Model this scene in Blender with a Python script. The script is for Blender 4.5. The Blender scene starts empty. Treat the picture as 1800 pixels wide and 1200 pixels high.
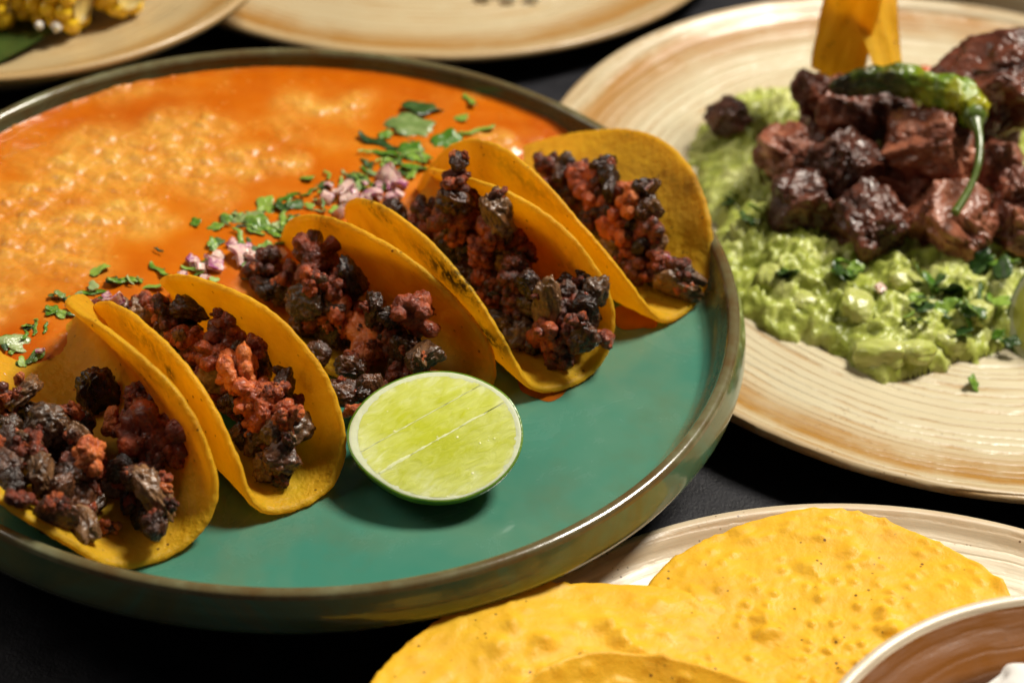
import bpy, bmesh, math, random
import numpy as np
from mathutils import Matrix, Vector

# ------------------------------------------------------------------ camera, world, lamps, exposure
S = 0.01                                    # the scene is laid out in centimetres
scene = bpy.context.scene
COL = scene.collection

cam_d = bpy.data.cameras.new("camera"); cam = bpy.data.objects.new("camera", cam_d); COL.objects.link(cam)
cr, cu, cf = (0.99668329, 0.05064304, 0.06370012), (-0.08137827, 0.62025241, 0.78016955), (0.0, 0.78276575, -0.62231646)
cam.matrix_world = Matrix(((cr[0], cu[0], -cf[0], 7.1675*S), (cr[1], cu[1], -cf[1], -52.0942*S), (cr[2], cu[2], -cf[2], 41.6433*S), (0, 0, 0, 1)))
cam_d.lens = 70; cam_d.sensor_width = 36; cam_d.sensor_fit = 'HORIZONTAL'; cam_d.clip_start = 0.02; cam_d.clip_end = 20
cam_d.dof.use_dof = True; cam_d.dof.focus_distance = 0.575; cam_d.dof.aperture_fstop = 8.3; cam_d.dof.aperture_blades = 7
scene.camera = cam

world = bpy.data.worlds.new("World"); scene.world = world; world.use_nodes = True
bg = world.node_tree.nodes["Background"]; bg.inputs[0].default_value = (1.0, 0.93, 0.84, 1); bg.inputs[1].default_value = 0.048

def area_lamp(name, loc, target, size, power, color):
    l = bpy.data.lights.new(name, 'AREA'); l.shape = 'DISK'; l.size = size; l.energy = power; l.color = color
    o = bpy.data.objects.new(name, l); COL.objects.link(o)
    o.location = Vector(loc)*S; o.rotation_euler = (Vector(target)-Vector(loc)).to_track_quat('-Z', 'Y').to_euler()
    return o
area_lamp("key_lamp", (112, 82, 200), (6, 0, 3), 0.68, 94, (1.0, 0.93, 0.81))       # window light from the back right
area_lamp("fill_lamp", (-100, 18, 105), (2, 0, 3), 0.7, 5.2, (1.0, 0.90, 0.76))        # weak fill lamp added at the left to lift the shaded shells

vs = scene.view_settings; vs.view_transform = 'Standard'; vs.look = 'None'; vs.exposure = 0.0; vs.gamma = 1.0; vs.use_curve_mapping = False
scene.cycles.use_denoising = True
scene.cycles.max_bounces = 8; scene.cycles.use_adaptive_sampling = True; scene.cycles.adaptive_threshold = 0.03

rnd = random.Random(11)
nr = np.random.RandomState(5)

# ------------------------------------------------------------------ numeric noise
_perm = nr.permutation(256); _perm = np.concatenate([_perm]*3)
_grad = nr.normal(size=(256, 3)); _grad /= np.linalg.norm(_grad, axis=1)[:, None]
def perlin(p):
    p = np.asarray(p, float); i = np.floor(p).astype(int); f = p-i; i &= 255
    w = f*f*f*(f*(f*6-15)+10); out = 0
    for dx in (0, 1):
        for dy in (0, 1):
            for dz in (0, 1):
                h = _perm[_perm[_perm[(i[..., 0]+dx) & 255]+((i[..., 1]+dy) & 255)]+((i[..., 2]+dz) & 255)]
                g = _grad[h]; d = (g*(f-np.array([dx, dy, dz]))).sum(-1)
                ww = (w[..., 0] if dx else 1-w[..., 0])*(w[..., 1] if dy else 1-w[..., 1])*(w[..., 2] if dz else 1-w[..., 2])
                out = out+ww*d
    return out*1.6
def fbm(p, o=3):
    return sum(perlin(np.asarray(p)*2**k+17.3*k)*.5**k for k in range(o))
def worley(p):
    p = np.asarray(p, float); i = np.floor(p).astype(int); f = p-i; best = np.full(p.shape[:-1], 9.0)
    for dx in (-1, 0, 1):
        for dy in (-1, 0, 1):
            for dz in (-1, 0, 1):
                h = _perm[_perm[_perm[(i[..., 0]+dx) & 255]+((i[..., 1]+dy) & 255)]+((i[..., 2]+dz) & 255)]
                q = np.stack([_perm[h+1], _perm[h+7], _perm[h+31]], -1)/255.0+np.array([dx, dy, dz])
                best = np.minimum(best, ((q-f)**2).sum(-1))
    return np.sqrt(best)
def sstep(a, b, x):
    t = np.clip((x-a)/(b-a), 0, 1); return t*t*(3-2*t)
def P3(x, y, z=0.0):
    return np.stack(np.broadcast_arrays(np.asarray(x, float), np.asarray(y, float), np.asarray(z, float)), -1)

# ------------------------------------------------------------------ mesh and object helpers
def mesh(name, v, f, smooth=True, attr=None):
    v = np.asarray(v, float)*S
    me = bpy.data.meshes.new(name); me.from_pydata(v.tolist(), [], f if isinstance(f, list) else f.tolist())
    if smooth: me.polygons.foreach_set("use_smooth", np.ones(len(me.polygons), bool))
    for k, a in (attr or {}).items():
        at = me.attributes.new(k, 'FLOAT', 'POINT'); at.data.foreach_set("value", np.asarray(a, np.float32))
    me.update(); return me
def put(name, me, mat=None, parent=None, loc=(0, 0, 0), rot=None, scale=None, label=None, cat=None, group=None, kind=None):
    o = bpy.data.objects.new(name, me); COL.objects.link(o)
    if mat is not None and me is not None and not me.materials: me.materials.append(mat)
    o.parent = parent; o.location = Vector(loc)*S
    if rot is not None: o.rotation_euler = rot
    if scale is not None: o.scale = scale if hasattr(scale, '__len__') else (scale,)*3
    for k, val in (("label", label), ("category", cat), ("group", group), ("kind", kind)):
        if val: o[k] = val
    return o
def thing(name, label, cat, base, group=None):
    return put(name, None, None, None, base, None, None, label, cat, group)
def grid_faces(nu, nv, wrap=False):
    a = np.arange(nu*nv).reshape(nu, nv); f = []
    if wrap:
        b = np.roll(a, -1, 1); q = np.stack([a[:-1], a[1:], b[1:], b[:-1]], -1)
    else:
        q = np.stack([a[:-1, :-1], a[1:, :-1], a[1:, 1:], a[:-1, 1:]], -1)
    return q.reshape(-1, 4)
def smooth_profile(pts, n=6):
    P = np.array(pts, float); P = np.vstack([2*P[0]-P[1], P, 2*P[-1]-P[-2]]); out = []
    for i in range(1, len(P)-2):
        for t in np.linspace(0, 1, n, endpoint=False):
            out.append(.5*(2*P[i]+(P[i+1]-P[i-1])*t+(2*P[i-1]-5*P[i]+4*P[i+1]-P[i+2])*t*t+(3*P[i]-P[i-1]-3*P[i+1]+P[i+2])*t**3))
    out.append(P[-2]); return np.array(out)
def lathe(name, prof, seg=180, ridge=None, attr=None):
    prof = np.asarray(prof, float); a = np.linspace(0, 2*np.pi, seg, endpoint=False)
    r = np.maximum(prof[:, 0], 1e-4)[:, None]; z = prof[:, 1][:, None]*np.ones(seg)
    if ridge is not None: z = z+ridge(r*np.ones(seg), a[None, :]*np.ones_like(r))
    v = np.stack([r*np.cos(a), r*np.sin(a), z], -1).reshape(-1, 3)
    return mesh(name, v, grid_faces(len(prof), seg, True)[:, ::-1])
_ico = {}
def ico(n):
    if n not in _ico:
        bm = bmesh.new(); bmesh.ops.create_icosphere(bm, subdivisions=n, radius=1); bm.verts.ensure_lookup_table()
        _ico[n] = (np.array([v.co[:] for v in bm.verts]), [[v.index for v in f.verts] for f in bm.faces]); bm.free()
    return _ico[n]
def tube(path, rad, seg=16, wob=None):
    path = np.array(path, float); rad = np.broadcast_to(rad, len(path)); t = np.gradient(path, axis=0); t /= np.linalg.norm(t, axis=1)[:, None]
    n = np.cross(t, np.array([.13, .2, 1.0])); n /= np.linalg.norm(n, axis=1)[:, None]; b = np.cross(t, n)
    a = np.linspace(0, 2*np.pi, seg, endpoint=False)
    rr = rad[:, None]*np.ones(seg)
    if wob is not None: rr = rr*wob(np.linspace(0, 1, len(path))[:, None]*np.ones(seg), a[None]*np.ones((len(path), 1)))
    v = path[:, None]+rr[..., None]*(np.cos(a)[None, :, None]*n[:, None]+np.sin(a)[None, :, None]*b[:, None])
    v = v.reshape(-1, 3); f = grid_faces(len(path), seg, True).tolist()
    k = len(path); f += [list(range(seg))[::-1], [(k-1)*seg+i for i in range(seg)]]
    return v, f
def resample(pts, n):
    return smooth_profile(pts, n)

# ------------------------------------------------------------------ node helpers
class Mat:
    def __init__(s, name):
        s.m = bpy.data.materials.new(name); s.m.use_nodes = True; s.t = s.m.node_tree; s.b = s.t.nodes["Principled BSDF"]; s.out = s.t.nodes["Material Output"]
        s._co = None
    def n(s, kind, **inp):
        x = s.t.nodes.new(kind)
        for k, v in inp.items():
            if hasattr(x, k) and k not in ('Scale',): setattr(x, k, v)
        return x
    def link(s, a, b): s.t.links.new(a, b)
    def co(s):
        if s._co is None: s._co = s.t.nodes.new("ShaderNodeTexCoord").outputs["Object"]
        return s._co
    def val(s, x, sock):
        if hasattr(x, 'is_output'): s.link(x, sock)
        else: sock.default_value = x
    def noise(s, scale, detail=3, rough=.55, vec=None, dist=0):
        x = s.t.nodes.new("ShaderNodeTexNoise"); s.link(vec or s.co(), x.inputs["Vector"])
        x.inputs["Scale"].default_value = scale; x.inputs["Detail"].default_value = detail; x.inputs["Roughness"].default_value = rough; x.inputs["Distortion"].default_value = dist
        return x.outputs["Fac"]
    def voro(s, scale, vec=None, feat='F1', out="Distance"):
        x = s.t.nodes.new("ShaderNodeTexVoronoi"); x.feature = feat; s.link(vec or s.co(), x.inputs["Vector"]); x.inputs["Scale"].default_value = scale
        return x.outputs[out]
    def ramp(s, fac, *stops):
        x = s.t.nodes.new("ShaderNodeValToRGB"); s.link(fac, x.inputs[0]); e = x.color_ramp.elements
        col = lambda c: (*c, 1) if hasattr(c, '__len__') else (c, c, c, 1)
        e[1].position = stops[-1][0]; e[1].color = col(stops[-1][1]); e[0].position = stops[0][0]; e[0].color = col(stops[0][1])
        for p, c in stops[1:-1]: e.new(p).color = col(c)
        return x.outputs[0]
    def mix(s, fac, a, b, mode='MIX'):
        x = s.t.nodes.new("ShaderNodeMix"); x.data_type = 'RGBA'; x.blend_type = mode
        s.val(fac, x.inputs[0])
        for v, i in ((a, 6), (b, 7)):
            if hasattr(v, 'is_output'): s.link(v, x.inputs[i])
            else: x.inputs[i].default_value = (*v, 1) if hasattr(v, '__len__') else (v, v, v, 1)
        return x.outputs[2]
    def math(s, op, a, b=0.0, c=0.0, clamp=False):
        x = s.t.nodes.new("ShaderNodeMath"); x.operation = op; x.use_clamp = clamp
        for k, v in enumerate((a, b, c)): s.val(v, x.inputs[k])
        return x.outputs[0]
    def attr(s, name):
        x = s.t.nodes.new("ShaderNodeAttribute"); x.attribute_name = name; return x.outputs["Fac"]
    def rand(s):
        return s.t.nodes.new("ShaderNodeObjectInfo").outputs["Random"]
    def xyz(s):
        x = s.t.nodes.new("ShaderNodeSeparateXYZ"); s.link(s.co(), x.inputs[0]); return x.outputs
    def radius(s):
        x = s.xyz(); return s.math('SQRT', s.math('ADD', s.math('MULTIPLY', x[0], x[0]), s.math('MULTIPLY', x[1], x[1])))
    def bump(s, h, strength, dist):
        x = s.t.nodes.new("ShaderNodeBump"); s.link(h, x.inputs["Height"]); x.inputs["Strength"].default_value = strength; x.inputs["Distance"].default_value = dist
        s.link(x.outputs[0], s.b.inputs["Normal"]); s.nrm = x.outputs[0]; return s
    def set(s, **k):
        names = dict(col="Base Color", rough="Roughness", spec="Specular IOR Level", coat="Coat Weight", coatr="Coat Roughness", sss="Subsurface Weight", sssr="Subsurface Radius", ssss="Subsurface Scale", trans="Transmission Weight", ior="IOR", sheen="Sheen Weight")
        for a, v in k.items():
            sk = s.b.inputs[names[a]]
            if hasattr(v, 'is_output'): s.link(v, sk)
            elif a == 'col': sk.default_value = (*v, 1)
            else: sk.default_value = v
        return s
    def translucent(s, col, fac):
        tr = s.t.nodes.new("ShaderNodeBsdfTranslucent"); mx = s.t.nodes.new("ShaderNodeMixShader"); s.val(fac, mx.inputs[0])
        if hasattr(col, 'is_output'): s.link(col, tr.inputs[0])
        else: tr.inputs[0].default_value = (*col, 1)
        s.link(s.b.outputs[0], mx.inputs[1]); s.link(tr.outputs[0], mx.inputs[2]); s.link(mx.outputs[0], s.out.inputs["Surface"]); return s

# ------------------------------------------------------------------ materials
def m_table():
    m = Mat("dark_table"); n = m.noise(90, 5, .65); f = m.noise(900, 3, .6)
    m.set(col=m.ramp(n, (.3, (.006, .006, .008)), (.7, (.016, .016, .021))), rough=m.ramp(n, (.3, .42), (.7, .62)), spec=.22)
    return m.bump(m.math('ADD', n, m.math('MULTIPLY', f, .6)), .35, .0012).m
def m_green_floor():
    m = Mat("turquoise_glaze"); n = m.noise(14, 4, .6, dist=.6); n2 = m.noise(55, 4, .6); r = m.radius()
    c = m.ramp(n, (.30, (.058, .188, .125)), (.5, (.046, .195, .138)), (.68, (.085, .210, .138)))
    c = m.mix(m.math('MULTIPLY', m.ramp(n2, (.50, 0), (.72, 1)), .30), c, (.10, .13, .06))
    rim = m.ramp(m.math('ADD', m.math('MULTIPLY', r, 1/.14), m.math('MULTIPLY', m.math('SUBTRACT', n2, .5), .05)), (.925, 0), (.965, 1))
    c = m.mix(rim, c, (.040, .038, .014))  # inner wall coloured dark, painting in the shade below the rim
    sm = m.noise(38, 5, .7, dist=1.2); m.set(col=c, rough=m.ramp(sm, (.40, .13), (.66, .34)), spec=.5, coat=.25, coatr=m.ramp(sm, (.40, .05), (.66, .25)))
    return m.bump(m.noise(30, 3), .08, .002).m
def m_green_rim():
    m = Mat("worn_bronze_rim"); n = m.noise(60, 5, .65)
    m.set(col=m.ramp(n, (.32, (.10, .055, .016)), (.52, (.12, .10, .045)), (.70, (.17, .17, .09))), rough=.20, coat=.5, coatr=.08)
    return m.bump(m.noise(200, 3), .12, .0006).m
def m_green_wall():
    m = Mat("olive_glaze"); n = m.noise(24, 5, .6, dist=.8)
    c = m.ramp(n, (.30, (.040, .075, .038)), (.48, (.085, .095, .036)), (.62, (.060, .135, .080)), (.75, (.13, .10, .035)))
    m.set(col=c, rough=.14, coat=.5, coatr=.05)
    return m.bump(m.noise(40, 3), .06, .002).m
def m_cream(name, R, inner=(.57, .50, .335), brown=(.35, .16, .018), amount=1.0, band=(.86, .955), speck=.5, pitch=.42, gs=1.0):
    m = Mat(name); x = m.xyz(); r = m.radius()
    cb = m.t.nodes.new("ShaderNodeCombineXYZ")
    m.link(m.math('MULTIPLY', r, 300), cb.inputs[0]); m.link(m.math('MULTIPLY', x[0], 22), cb.inputs[1]); m.link(m.math('MULTIPLY', x[1], 22), cb.inputs[2])
    st = m.noise(1, 5, .65, vec=cb.outputs[0]); big = m.noise(16, 4, .6, dist=.5); mid = m.noise(70, 4, .65)
    ph = m.math('ADD', m.math('MULTIPLY', r, 2*math.pi/(pitch*S)), m.math('MULTIPLY', m.math('ADD', m.noise(11, 2), m.math('MULTIPLY', mid, .35)), 11.0))
    c1 = m.t.nodes.new('ShaderNodeCombineXYZ'); m.link(m.math('MULTIPLY', r, 130), c1.inputs[0]); ph = m.math('ADD', ph, m.math('MULTIPLY', m.noise(1, 2, .6, vec=c1.outputs[0]), 14.0))
    groove = m.math('POWER', m.math('MULTIPLY', m.math('ADD', m.math('SINE', ph), 1.0), .5), 5.0)
    rr = m.math('ADD', m.math('MULTIPLY', r, 1/(R*S)), m.math('MULTIPLY', m.math('SUBTRACT', big, .5), .06))
    a, b = band
    bd = m.math('MULTIPLY', m.ramp(rr, (a-.05, .0), (a+.01, .55), (b-.02, 1), (b+.012, .18), (1.0, .45)), amount)
    gm = m.math('MULTIPLY', groove, m.ramp(m.math('ADD', m.math('MULTIPLY', mid, .6), m.math('MULTIPLY', st, .5)), (.50, .03*gs), (.62, .75*gs)))
    c = m.mix(m.math('MULTIPLY', m.ramp(st, (.44, 0), (.66, 1)), .15), inner, m.mix(.6, inner, brown))
    c = m.mix(gm, c, m.mix(.8, inner, brown))
    c = m.mix(m.math('MULTIPLY', bd, m.ramp(m.math('ADD', m.math('MULTIPLY', mid, .55), m.math('MULTIPLY', big, .5)), (.30, .45), (.52, 1))), c, brown)
    sp = m.ramp(m.voro(420), (.10, 1), (.20, 0)); spm = m.ramp(m.noise(70, 2), (.50, 0), (.60, 1))
    c = m.mix(m.math('MULTIPLY', m.math('MULTIPLY', sp, spm), speck), c, (.10, .035, .008))
    m.set(col=c, rough=m.ramp(mid, (.3, .30), (.7, .48)), spec=.45, coat=.15, coatr=.15)
    return m.bump(m.math('SUBTRACT', m.math('MULTIPLY', st, .5), m.math('MULTIPLY', groove, gs)), .5, .0009).m
def m_tortilla(name="corn_tortilla", hue=(.94, .595, .028), tr=.54, toast_=1.0, dk=(.84, .74, .45), bp=.62):
    m = Mat(name); n = m.noise(75, 5, .62); n2 = m.noise(22, 3, .5); fine = m.noise(620, 3, .6)
    rn = m.rand()
    dark = tuple(a*b for a, b in zip(hue, dk))
    c = m.mix(m.ramp(m.math('ADD', m.math('MULTIPLY', n, .6), m.math('MULTIPLY', n2, .45)), (.42, 0), (.66, 1)), hue, dark)
    toast = m.math('MULTIPLY', m.ramp(n, (.56, 0), (.68, 1)), m.ramp(n2, (.52, 0), (.62, .55*toast_)))
    c = m.mix(toast, c, (.34, .13, .012))
    speck = m.math('MULTIPLY', m.ramp(m.voro(330), (.10, 1), (.19, 0)), m.ramp(m.noise(150, 1), (.55, 0), (.62, .85)))
    c = m.mix(speck, c, (.09, .03, .006))
    ch = m.math('MULTIPLY', m.attr("char"), m.ramp(m.noise(260, 4, .7), (.42, 0), (.54, 1)))
    c = m.mix(ch, c, (.022, .010, .005))
    c = m.mix(m.attr("oil"), c, (.46, .12, .006))
    m.set(col=c, rough=m.ramp(n, (.35, .42), (.65, .60)), spec=.35)
    m.bump(m.math('ADD', m.math('MULTIPLY', n, 1.0), m.math('MULTIPLY', fine, .8)), bp, .0012)
    return m.translucent(m.mix(1.0, c, (1.0, 1.0, .7), 'MULTIPLY'), tr).m
def m_meat(name, stops, rough=(.22, .42), bump=.7, fat=0.0, sc=1.0):
    m = Mat(name); n = m.noise(190*sc, 4, .62, dist=.3); n2 = m.noise(620*sc, 4, .65); rn = m.rand()
    fac = m.math('ADD', m.math('MULTIPLY', n, .85), m.math('MULTIPLY', m.math('SUBTRACT', rn, .42), .30))
    c = m.ramp(fac, *stops)
    if fat: c = m.mix(m.math('MULTIPLY', m.ramp(n2, (.56, 0), (.70, 1)), fat), c, (.36, .22, .11))
    m.set(col=c, rough=m.ramp(n2, (.35, rough[0]), (.65, rough[1])), spec=.45, coat=.20, coatr=.07)
    return m.bump(m.math('ADD', n, m.math('MULTIPLY', n2, .75)), bump, .0016).m
M = {}
M['table'] = m_table(); M['gfloor'] = m_green_floor(); M['grim'] = m_green_rim(); M['gwall'] = m_green_wall()
M['cream_r'] = m_cream("cream_ringed_glaze", 15.4)
M['cream_b'] = m_cream("cream_ringed_glaze_back", 14.4, inner=(.52, .42, .25), band=(.84, .94))
M['cream_tl'] = m_cream("cream_ringed_glaze_bowl", 11.5, inner=(.50, .38, .20), band=(.86, .95))
M['cream_c'] = m_cream("cream_speckled_glaze", 14.3, inner=(.70, .62, .46), amount=.55, band=(.93, .985), speck=1.0, gs=.22)
M['bowl_out'] = m_cream("cream_bowl_outside", 9.0, inner=(.66, .57, .43), amount=.2, gs=.2)
M['bowl_in'] = m_cream("brown_bowl_inside", 9.0, inner=(.25, .082, .006), brown=(.05, .014, .002), amount=.9, band=(.5, .8), gs=.15)
M['olive_stand_in'] = m_cream("olive_brown_tone", 12.0, inner=(.075, .048, .014), brown=(.04, .02, .006), amount=.5)
M['tortilla'] = m_tortilla()
M['tostada'] = m_tortilla("fried_tostada", (.95, .59, .036), .25, .3, (.93, .85, .6), .26)
M['chip'] = m_tortilla("fried_chip", (.98, .66, .03), .55, .3, (.93, .85, .6), .26)
M['b'] = m_meat("charred_beef", ((.30, (.016, .006, .003)), (.52, (.060, .021, .009)), (.74, (.18, .068, .028))), (.10, .30), .40)
M['g'] = m_meat("brown_beef", ((.28, (.035, .016, .007)), (.48, (.115, .054, .024)), (.70, (.27, .140, .062))), (.12, .30), .35, .22)
M['o'] = m_meat("orange_chorizo", ((.26, (.16, .022, .006)), (.42, (.48, .088, .020)), (.66, (.70, .20, .045))), (.20, .42), .8, .20)
M['r'] = m_meat("dark_red_chorizo", ((.28, (.045, .010, .004)), (.50, (.25, .042, .013)), (.72, (.58, .125, .028))), (.22, .42), .8, .10)
M['steak'] = m_meat("seared_steak", ((.28, (.060, .016, .008)), (.48, (.20, .058, .030)), (.68, (.46, .175, .095))), (.22, .46), .8, .10, .45)
def m_onion():
    m = Mat("red_onion"); n = m.noise(170, 3, .5); rn = m.rand()
    c = m.ramp(m.math('ADD', n, m.math('MULTIPLY', m.math('SUBTRACT', rn, .5), .3)), (.34, (.72, .52, .44)), (.52, (.66, .42, .42)), (.70, (.34, .09, .22)))
    m.set(col=c, rough=.22, spec=.5, sss=.5, sssr=(.3, .2, .2), ssss=.006); return m.bump(m.noise(500, 2), .2, .0005).m
def m_cilantro(name, a, b):
    m = Mat(name); n = m.noise(260, 3, .5); rn = m.rand()
    c = m.ramp(m.math('ADD', n, m.math('MULTIPLY', m.math('SUBTRACT', rn, .5), .5)), (.30, a), (.70, b))
    m.set(col=c, rough=.30, spec=.5); m.bump(m.voro(700), .25, .0005)
    return m.translucent(m.mix(1.0, c, (.9, 1.0, .4), 'MULTIPLY'), .15).m
M['onion'] = m_onion(); M['cil'] = m_cilantro("cilantro_green", (.07, .19, .012), (.30, .46, .07)); M['cild'] = m_cilantro("cilantro_dark", (.02, .06, .010), (.085, .16, .040))
M['cilp'] = m_cilantro("cilantro_pale", (.17, .26, .07), (.36, .44, .18))
def m_soup():
    m = Mat("orange_soup"); cu = m.attr("curd"); n = m.noise(60, 4, .6); n2 = m.noise(16, 3, .5)
    br = m.ramp(m.math('ADD', m.math('MULTIPLY', n2, .7), m.math('MULTIPLY', n, .3)), (.34, (.42, .076, .001)), (.50, (.53, .122, .002)), (.66, (.60, .175, .005)))
    c = m.mix(m.math('MULTIPLY', cu, m.ramp(n, (.25, .6), (.6, 1))), br, m.ramp(n, (.3, (.60, .25, .015)), (.7, (.68, .39, .065))))
    m.set(col=c, rough=m.ramp(cu, (0, .20), (1, .5)), spec=.5, sss=.15, sssr=(1, .45, .12), ssss=.003)
    return m.bump(m.math('ADD', m.noise(330, 3), m.math('MULTIPLY', n, .4)), .14, .0009).m
M['soup'] = m_soup()
def m_guac():
    m = Mat("guacamole"); n = m.noise(120, 4, .6); n2 = m.noise(35, 3)
    c = m.ramp(m.math('ADD', m.math('MULTIPLY', n, .55), m.math('MULTIPLY', n2, .45)), (.36, (.20, .235, .024)), (.50, (.41, .46, .085)), (.64, (.60, .62, .23)))
    m.set(col=c, rough=.34, spec=.5, sss=.15, sssr=(.5, .6, .15), ssss=.004); return m.bump(m.noise(260, 4, .6), .5, .0016).m
def m_avocado():
    m = Mat("avocado_flesh"); n = m.noise(70, 3)
    m.set(col=m.ramp(n, (.35, (.50, .52, .18)), (.65, (.38, .42, .08))), rough=.3, sss=.3, sssr=(.5, .6, .15), ssss=.004); return m.bump(m.noise(250, 3), .3, .001).m
M['guac'] = m_guac(); M['avocado'] = m_avocado()
def m_pepper():
    m = Mat("blistered_green_chili"); n = m.noise(60, 4, .6, dist=.5); ch = m.attr("char")
    c = m.ramp(n, (.34, (.07, .15, .006)), (.50, (.17, .27, .010)), (.66, (.40, .37, .014)))
    c = m.mix(m.math('MULTIPLY', ch, m.ramp(m.noise(110, 4), (.34, .55), (.60, 1))), c, (.022, .020, .006))
    m.set(col=c, rough=.20, spec=.5, coat=.35, coatr=.08); return m.bump(m.math('ADD', n, m.math('MULTIPLY', m.noise(190, 4, .6), .7)), .9, .003).m
M['pepper'] = m_pepper()
def plain(name, col, rough=.4, sc=150, var=.3, bump=.3, sss=0, **k):
    m = Mat(name); n = m.noise(sc, 4, .6)
    m.set(col=m.ramp(n, (.3, tuple(c*(1-var) for c in col)), (.7, tuple(min(1, c*(1+var)) for c in col))), rough=rough, **k)
    if sss: m.set(sss=sss, sssr=(.6, .5, .3), ssss=.004)
    return m.bump(n, bump, .001).m
M['stem'] = plain("green_stem", (.085, .13, .018), .3); M['tomato'] = plain("tomato_red", (.55, .10, .02), .25, sss=.3)
M['kernel'] = plain("corn_kernel", (.88, .55, .02), .28, 200, .2, .1, sss=.3); M['cob'] = plain("corn_cob", (.55, .40, .12), .6)
M['cheese'] = plain("white_cheese", (.78, .74, .66), .55, 300, .08, .4, sss=.3); M['cream'] = plain("white_cream", (.80, .79, .76), .3, 60, .04, .2)
M['leaf'] = plain("banana_leaf", (.040, .070, .014), .3, 60, .35, .3); M['sauce'] = plain("brown_salsa", (.16, .055, .010), .18, 90, .5, .5)
M['sauce_shade'] = plain("orange_oil_shade", (.30, .075, .004), .12, 90, .25, .1)
def m_rind():
    m = Mat("lime_rind"); n = m.noise(120, 3); p = m.voro(900)
    m.set(col=m.ramp(n, (.3, (.060, .155, .006)), (.7, (.150, .270, .014))), rough=.28, spec=.5); return m.bump(p, .15, .0005).m
def m_pulp():
    m = Mat("lime_pulp"); x = m.xyz(); cb = m.t.nodes.new("ShaderNodeCombineXYZ")
    u = m.math('ADD', m.math('MULTIPLY', x[0], .80), m.math('MULTIPLY', x[1], .60)); w = m.math('SUBTRACT', m.math('MULTIPLY', x[1], .80), m.math('MULTIPLY', x[0], .60))
    m.link(m.math('MULTIPLY', u, 160), cb.inputs[0]); m.link(m.math('MULTIPLY', w, 420), cb.inputs[1])
    ves = m.noise(1, 3, .55, vec=cb.outputs[0], dist=.8); big = m.noise(75, 3); wh = m.math('MULTIPLY', m.ramp(m.voro(520), (.10, 1), (.22, 0)), m.ramp(m.noise(210, 1), (.62, 0), (.68, .8)))
    rad = m.math('SQRT', m.math('ADD', m.math('POWER', m.math('MULTIPLY', x[0], 1/.0242), 2), m.math('POWER', m.math('MULTIPLY', x[1], 1/.0218), 2)))
    f_ = m.math('ADD', m.math('ADD', m.math('MULTIPLY', big, .45), m.math('MULTIPLY', ves, .5)), m.math('MULTIPLY', rad, -.30))
    c = m.ramp(f_, (.08, (.70, .74, .36)), (.24, (.60, .64, .15)), (.44, (.50, .54, .035)))
    c = m.mix(wh, c, (.80, .80, .55))
    m.set(col=c, rough=.32, spec=.4, sss=.3, sssr=(.7, .8, .2), ssss=.005); return m.bump(m.math('ADD', ves, m.math('MULTIPLY', wh, .4)), .26, .0012).m
M['rind'] = m_rind(); M['pulp'] = m_pulp(); M['pith'] = plain("lime_pith", (.62, .66, .44), .5, 200, .06, .3, sss=.3); M['membrane'] = plain("lime_membrane", (.70, .74, .40), .4, 300, .05, .2)

# ------------------------------------------------------------------ measured layout (centimetres)
# one row per shell: near tip x, y, yaw, pitch, radius, wall angles, wall curvature, bend lengths, wall heights, twist
SHELLS = [[-2.0495,-14.3057,-1.0335,0.0241,5.1926,2.0033,0.6767,0.0271,-0.081,3.6827,1.8736,1.0267,1.0379,-0.6041,0.1224],[1.6415,-11.6931,-0.9082,-0.0632,5.1791,1.8222,1.4538,0.0024,-0.0112,2.8005,2.3216,1.0187,0.9596,-0.5177,0.1274],[6.1406,-6.9871,-0.6819,-0.0521,5.1038,1.8848,0.85,-0.0135,0.0,2.7311,2.9,0.9552,1.0,-0.0706,0.0],[9.0702,-5.4079,-0.893,0.0101,5.2388,2.0191,1.2654,0.0142,0.0022,3.5727,2.6729,1.0308,0.9898,-0.5316,0.0929],[12.6712,-1.2822,-0.6266,-0.0307,5.3146,0.6404,1.4063,-0.0044,-0.0154,2.8989,2.2043,1.0222,1.0146,0.3749,-0.3379]]
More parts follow.
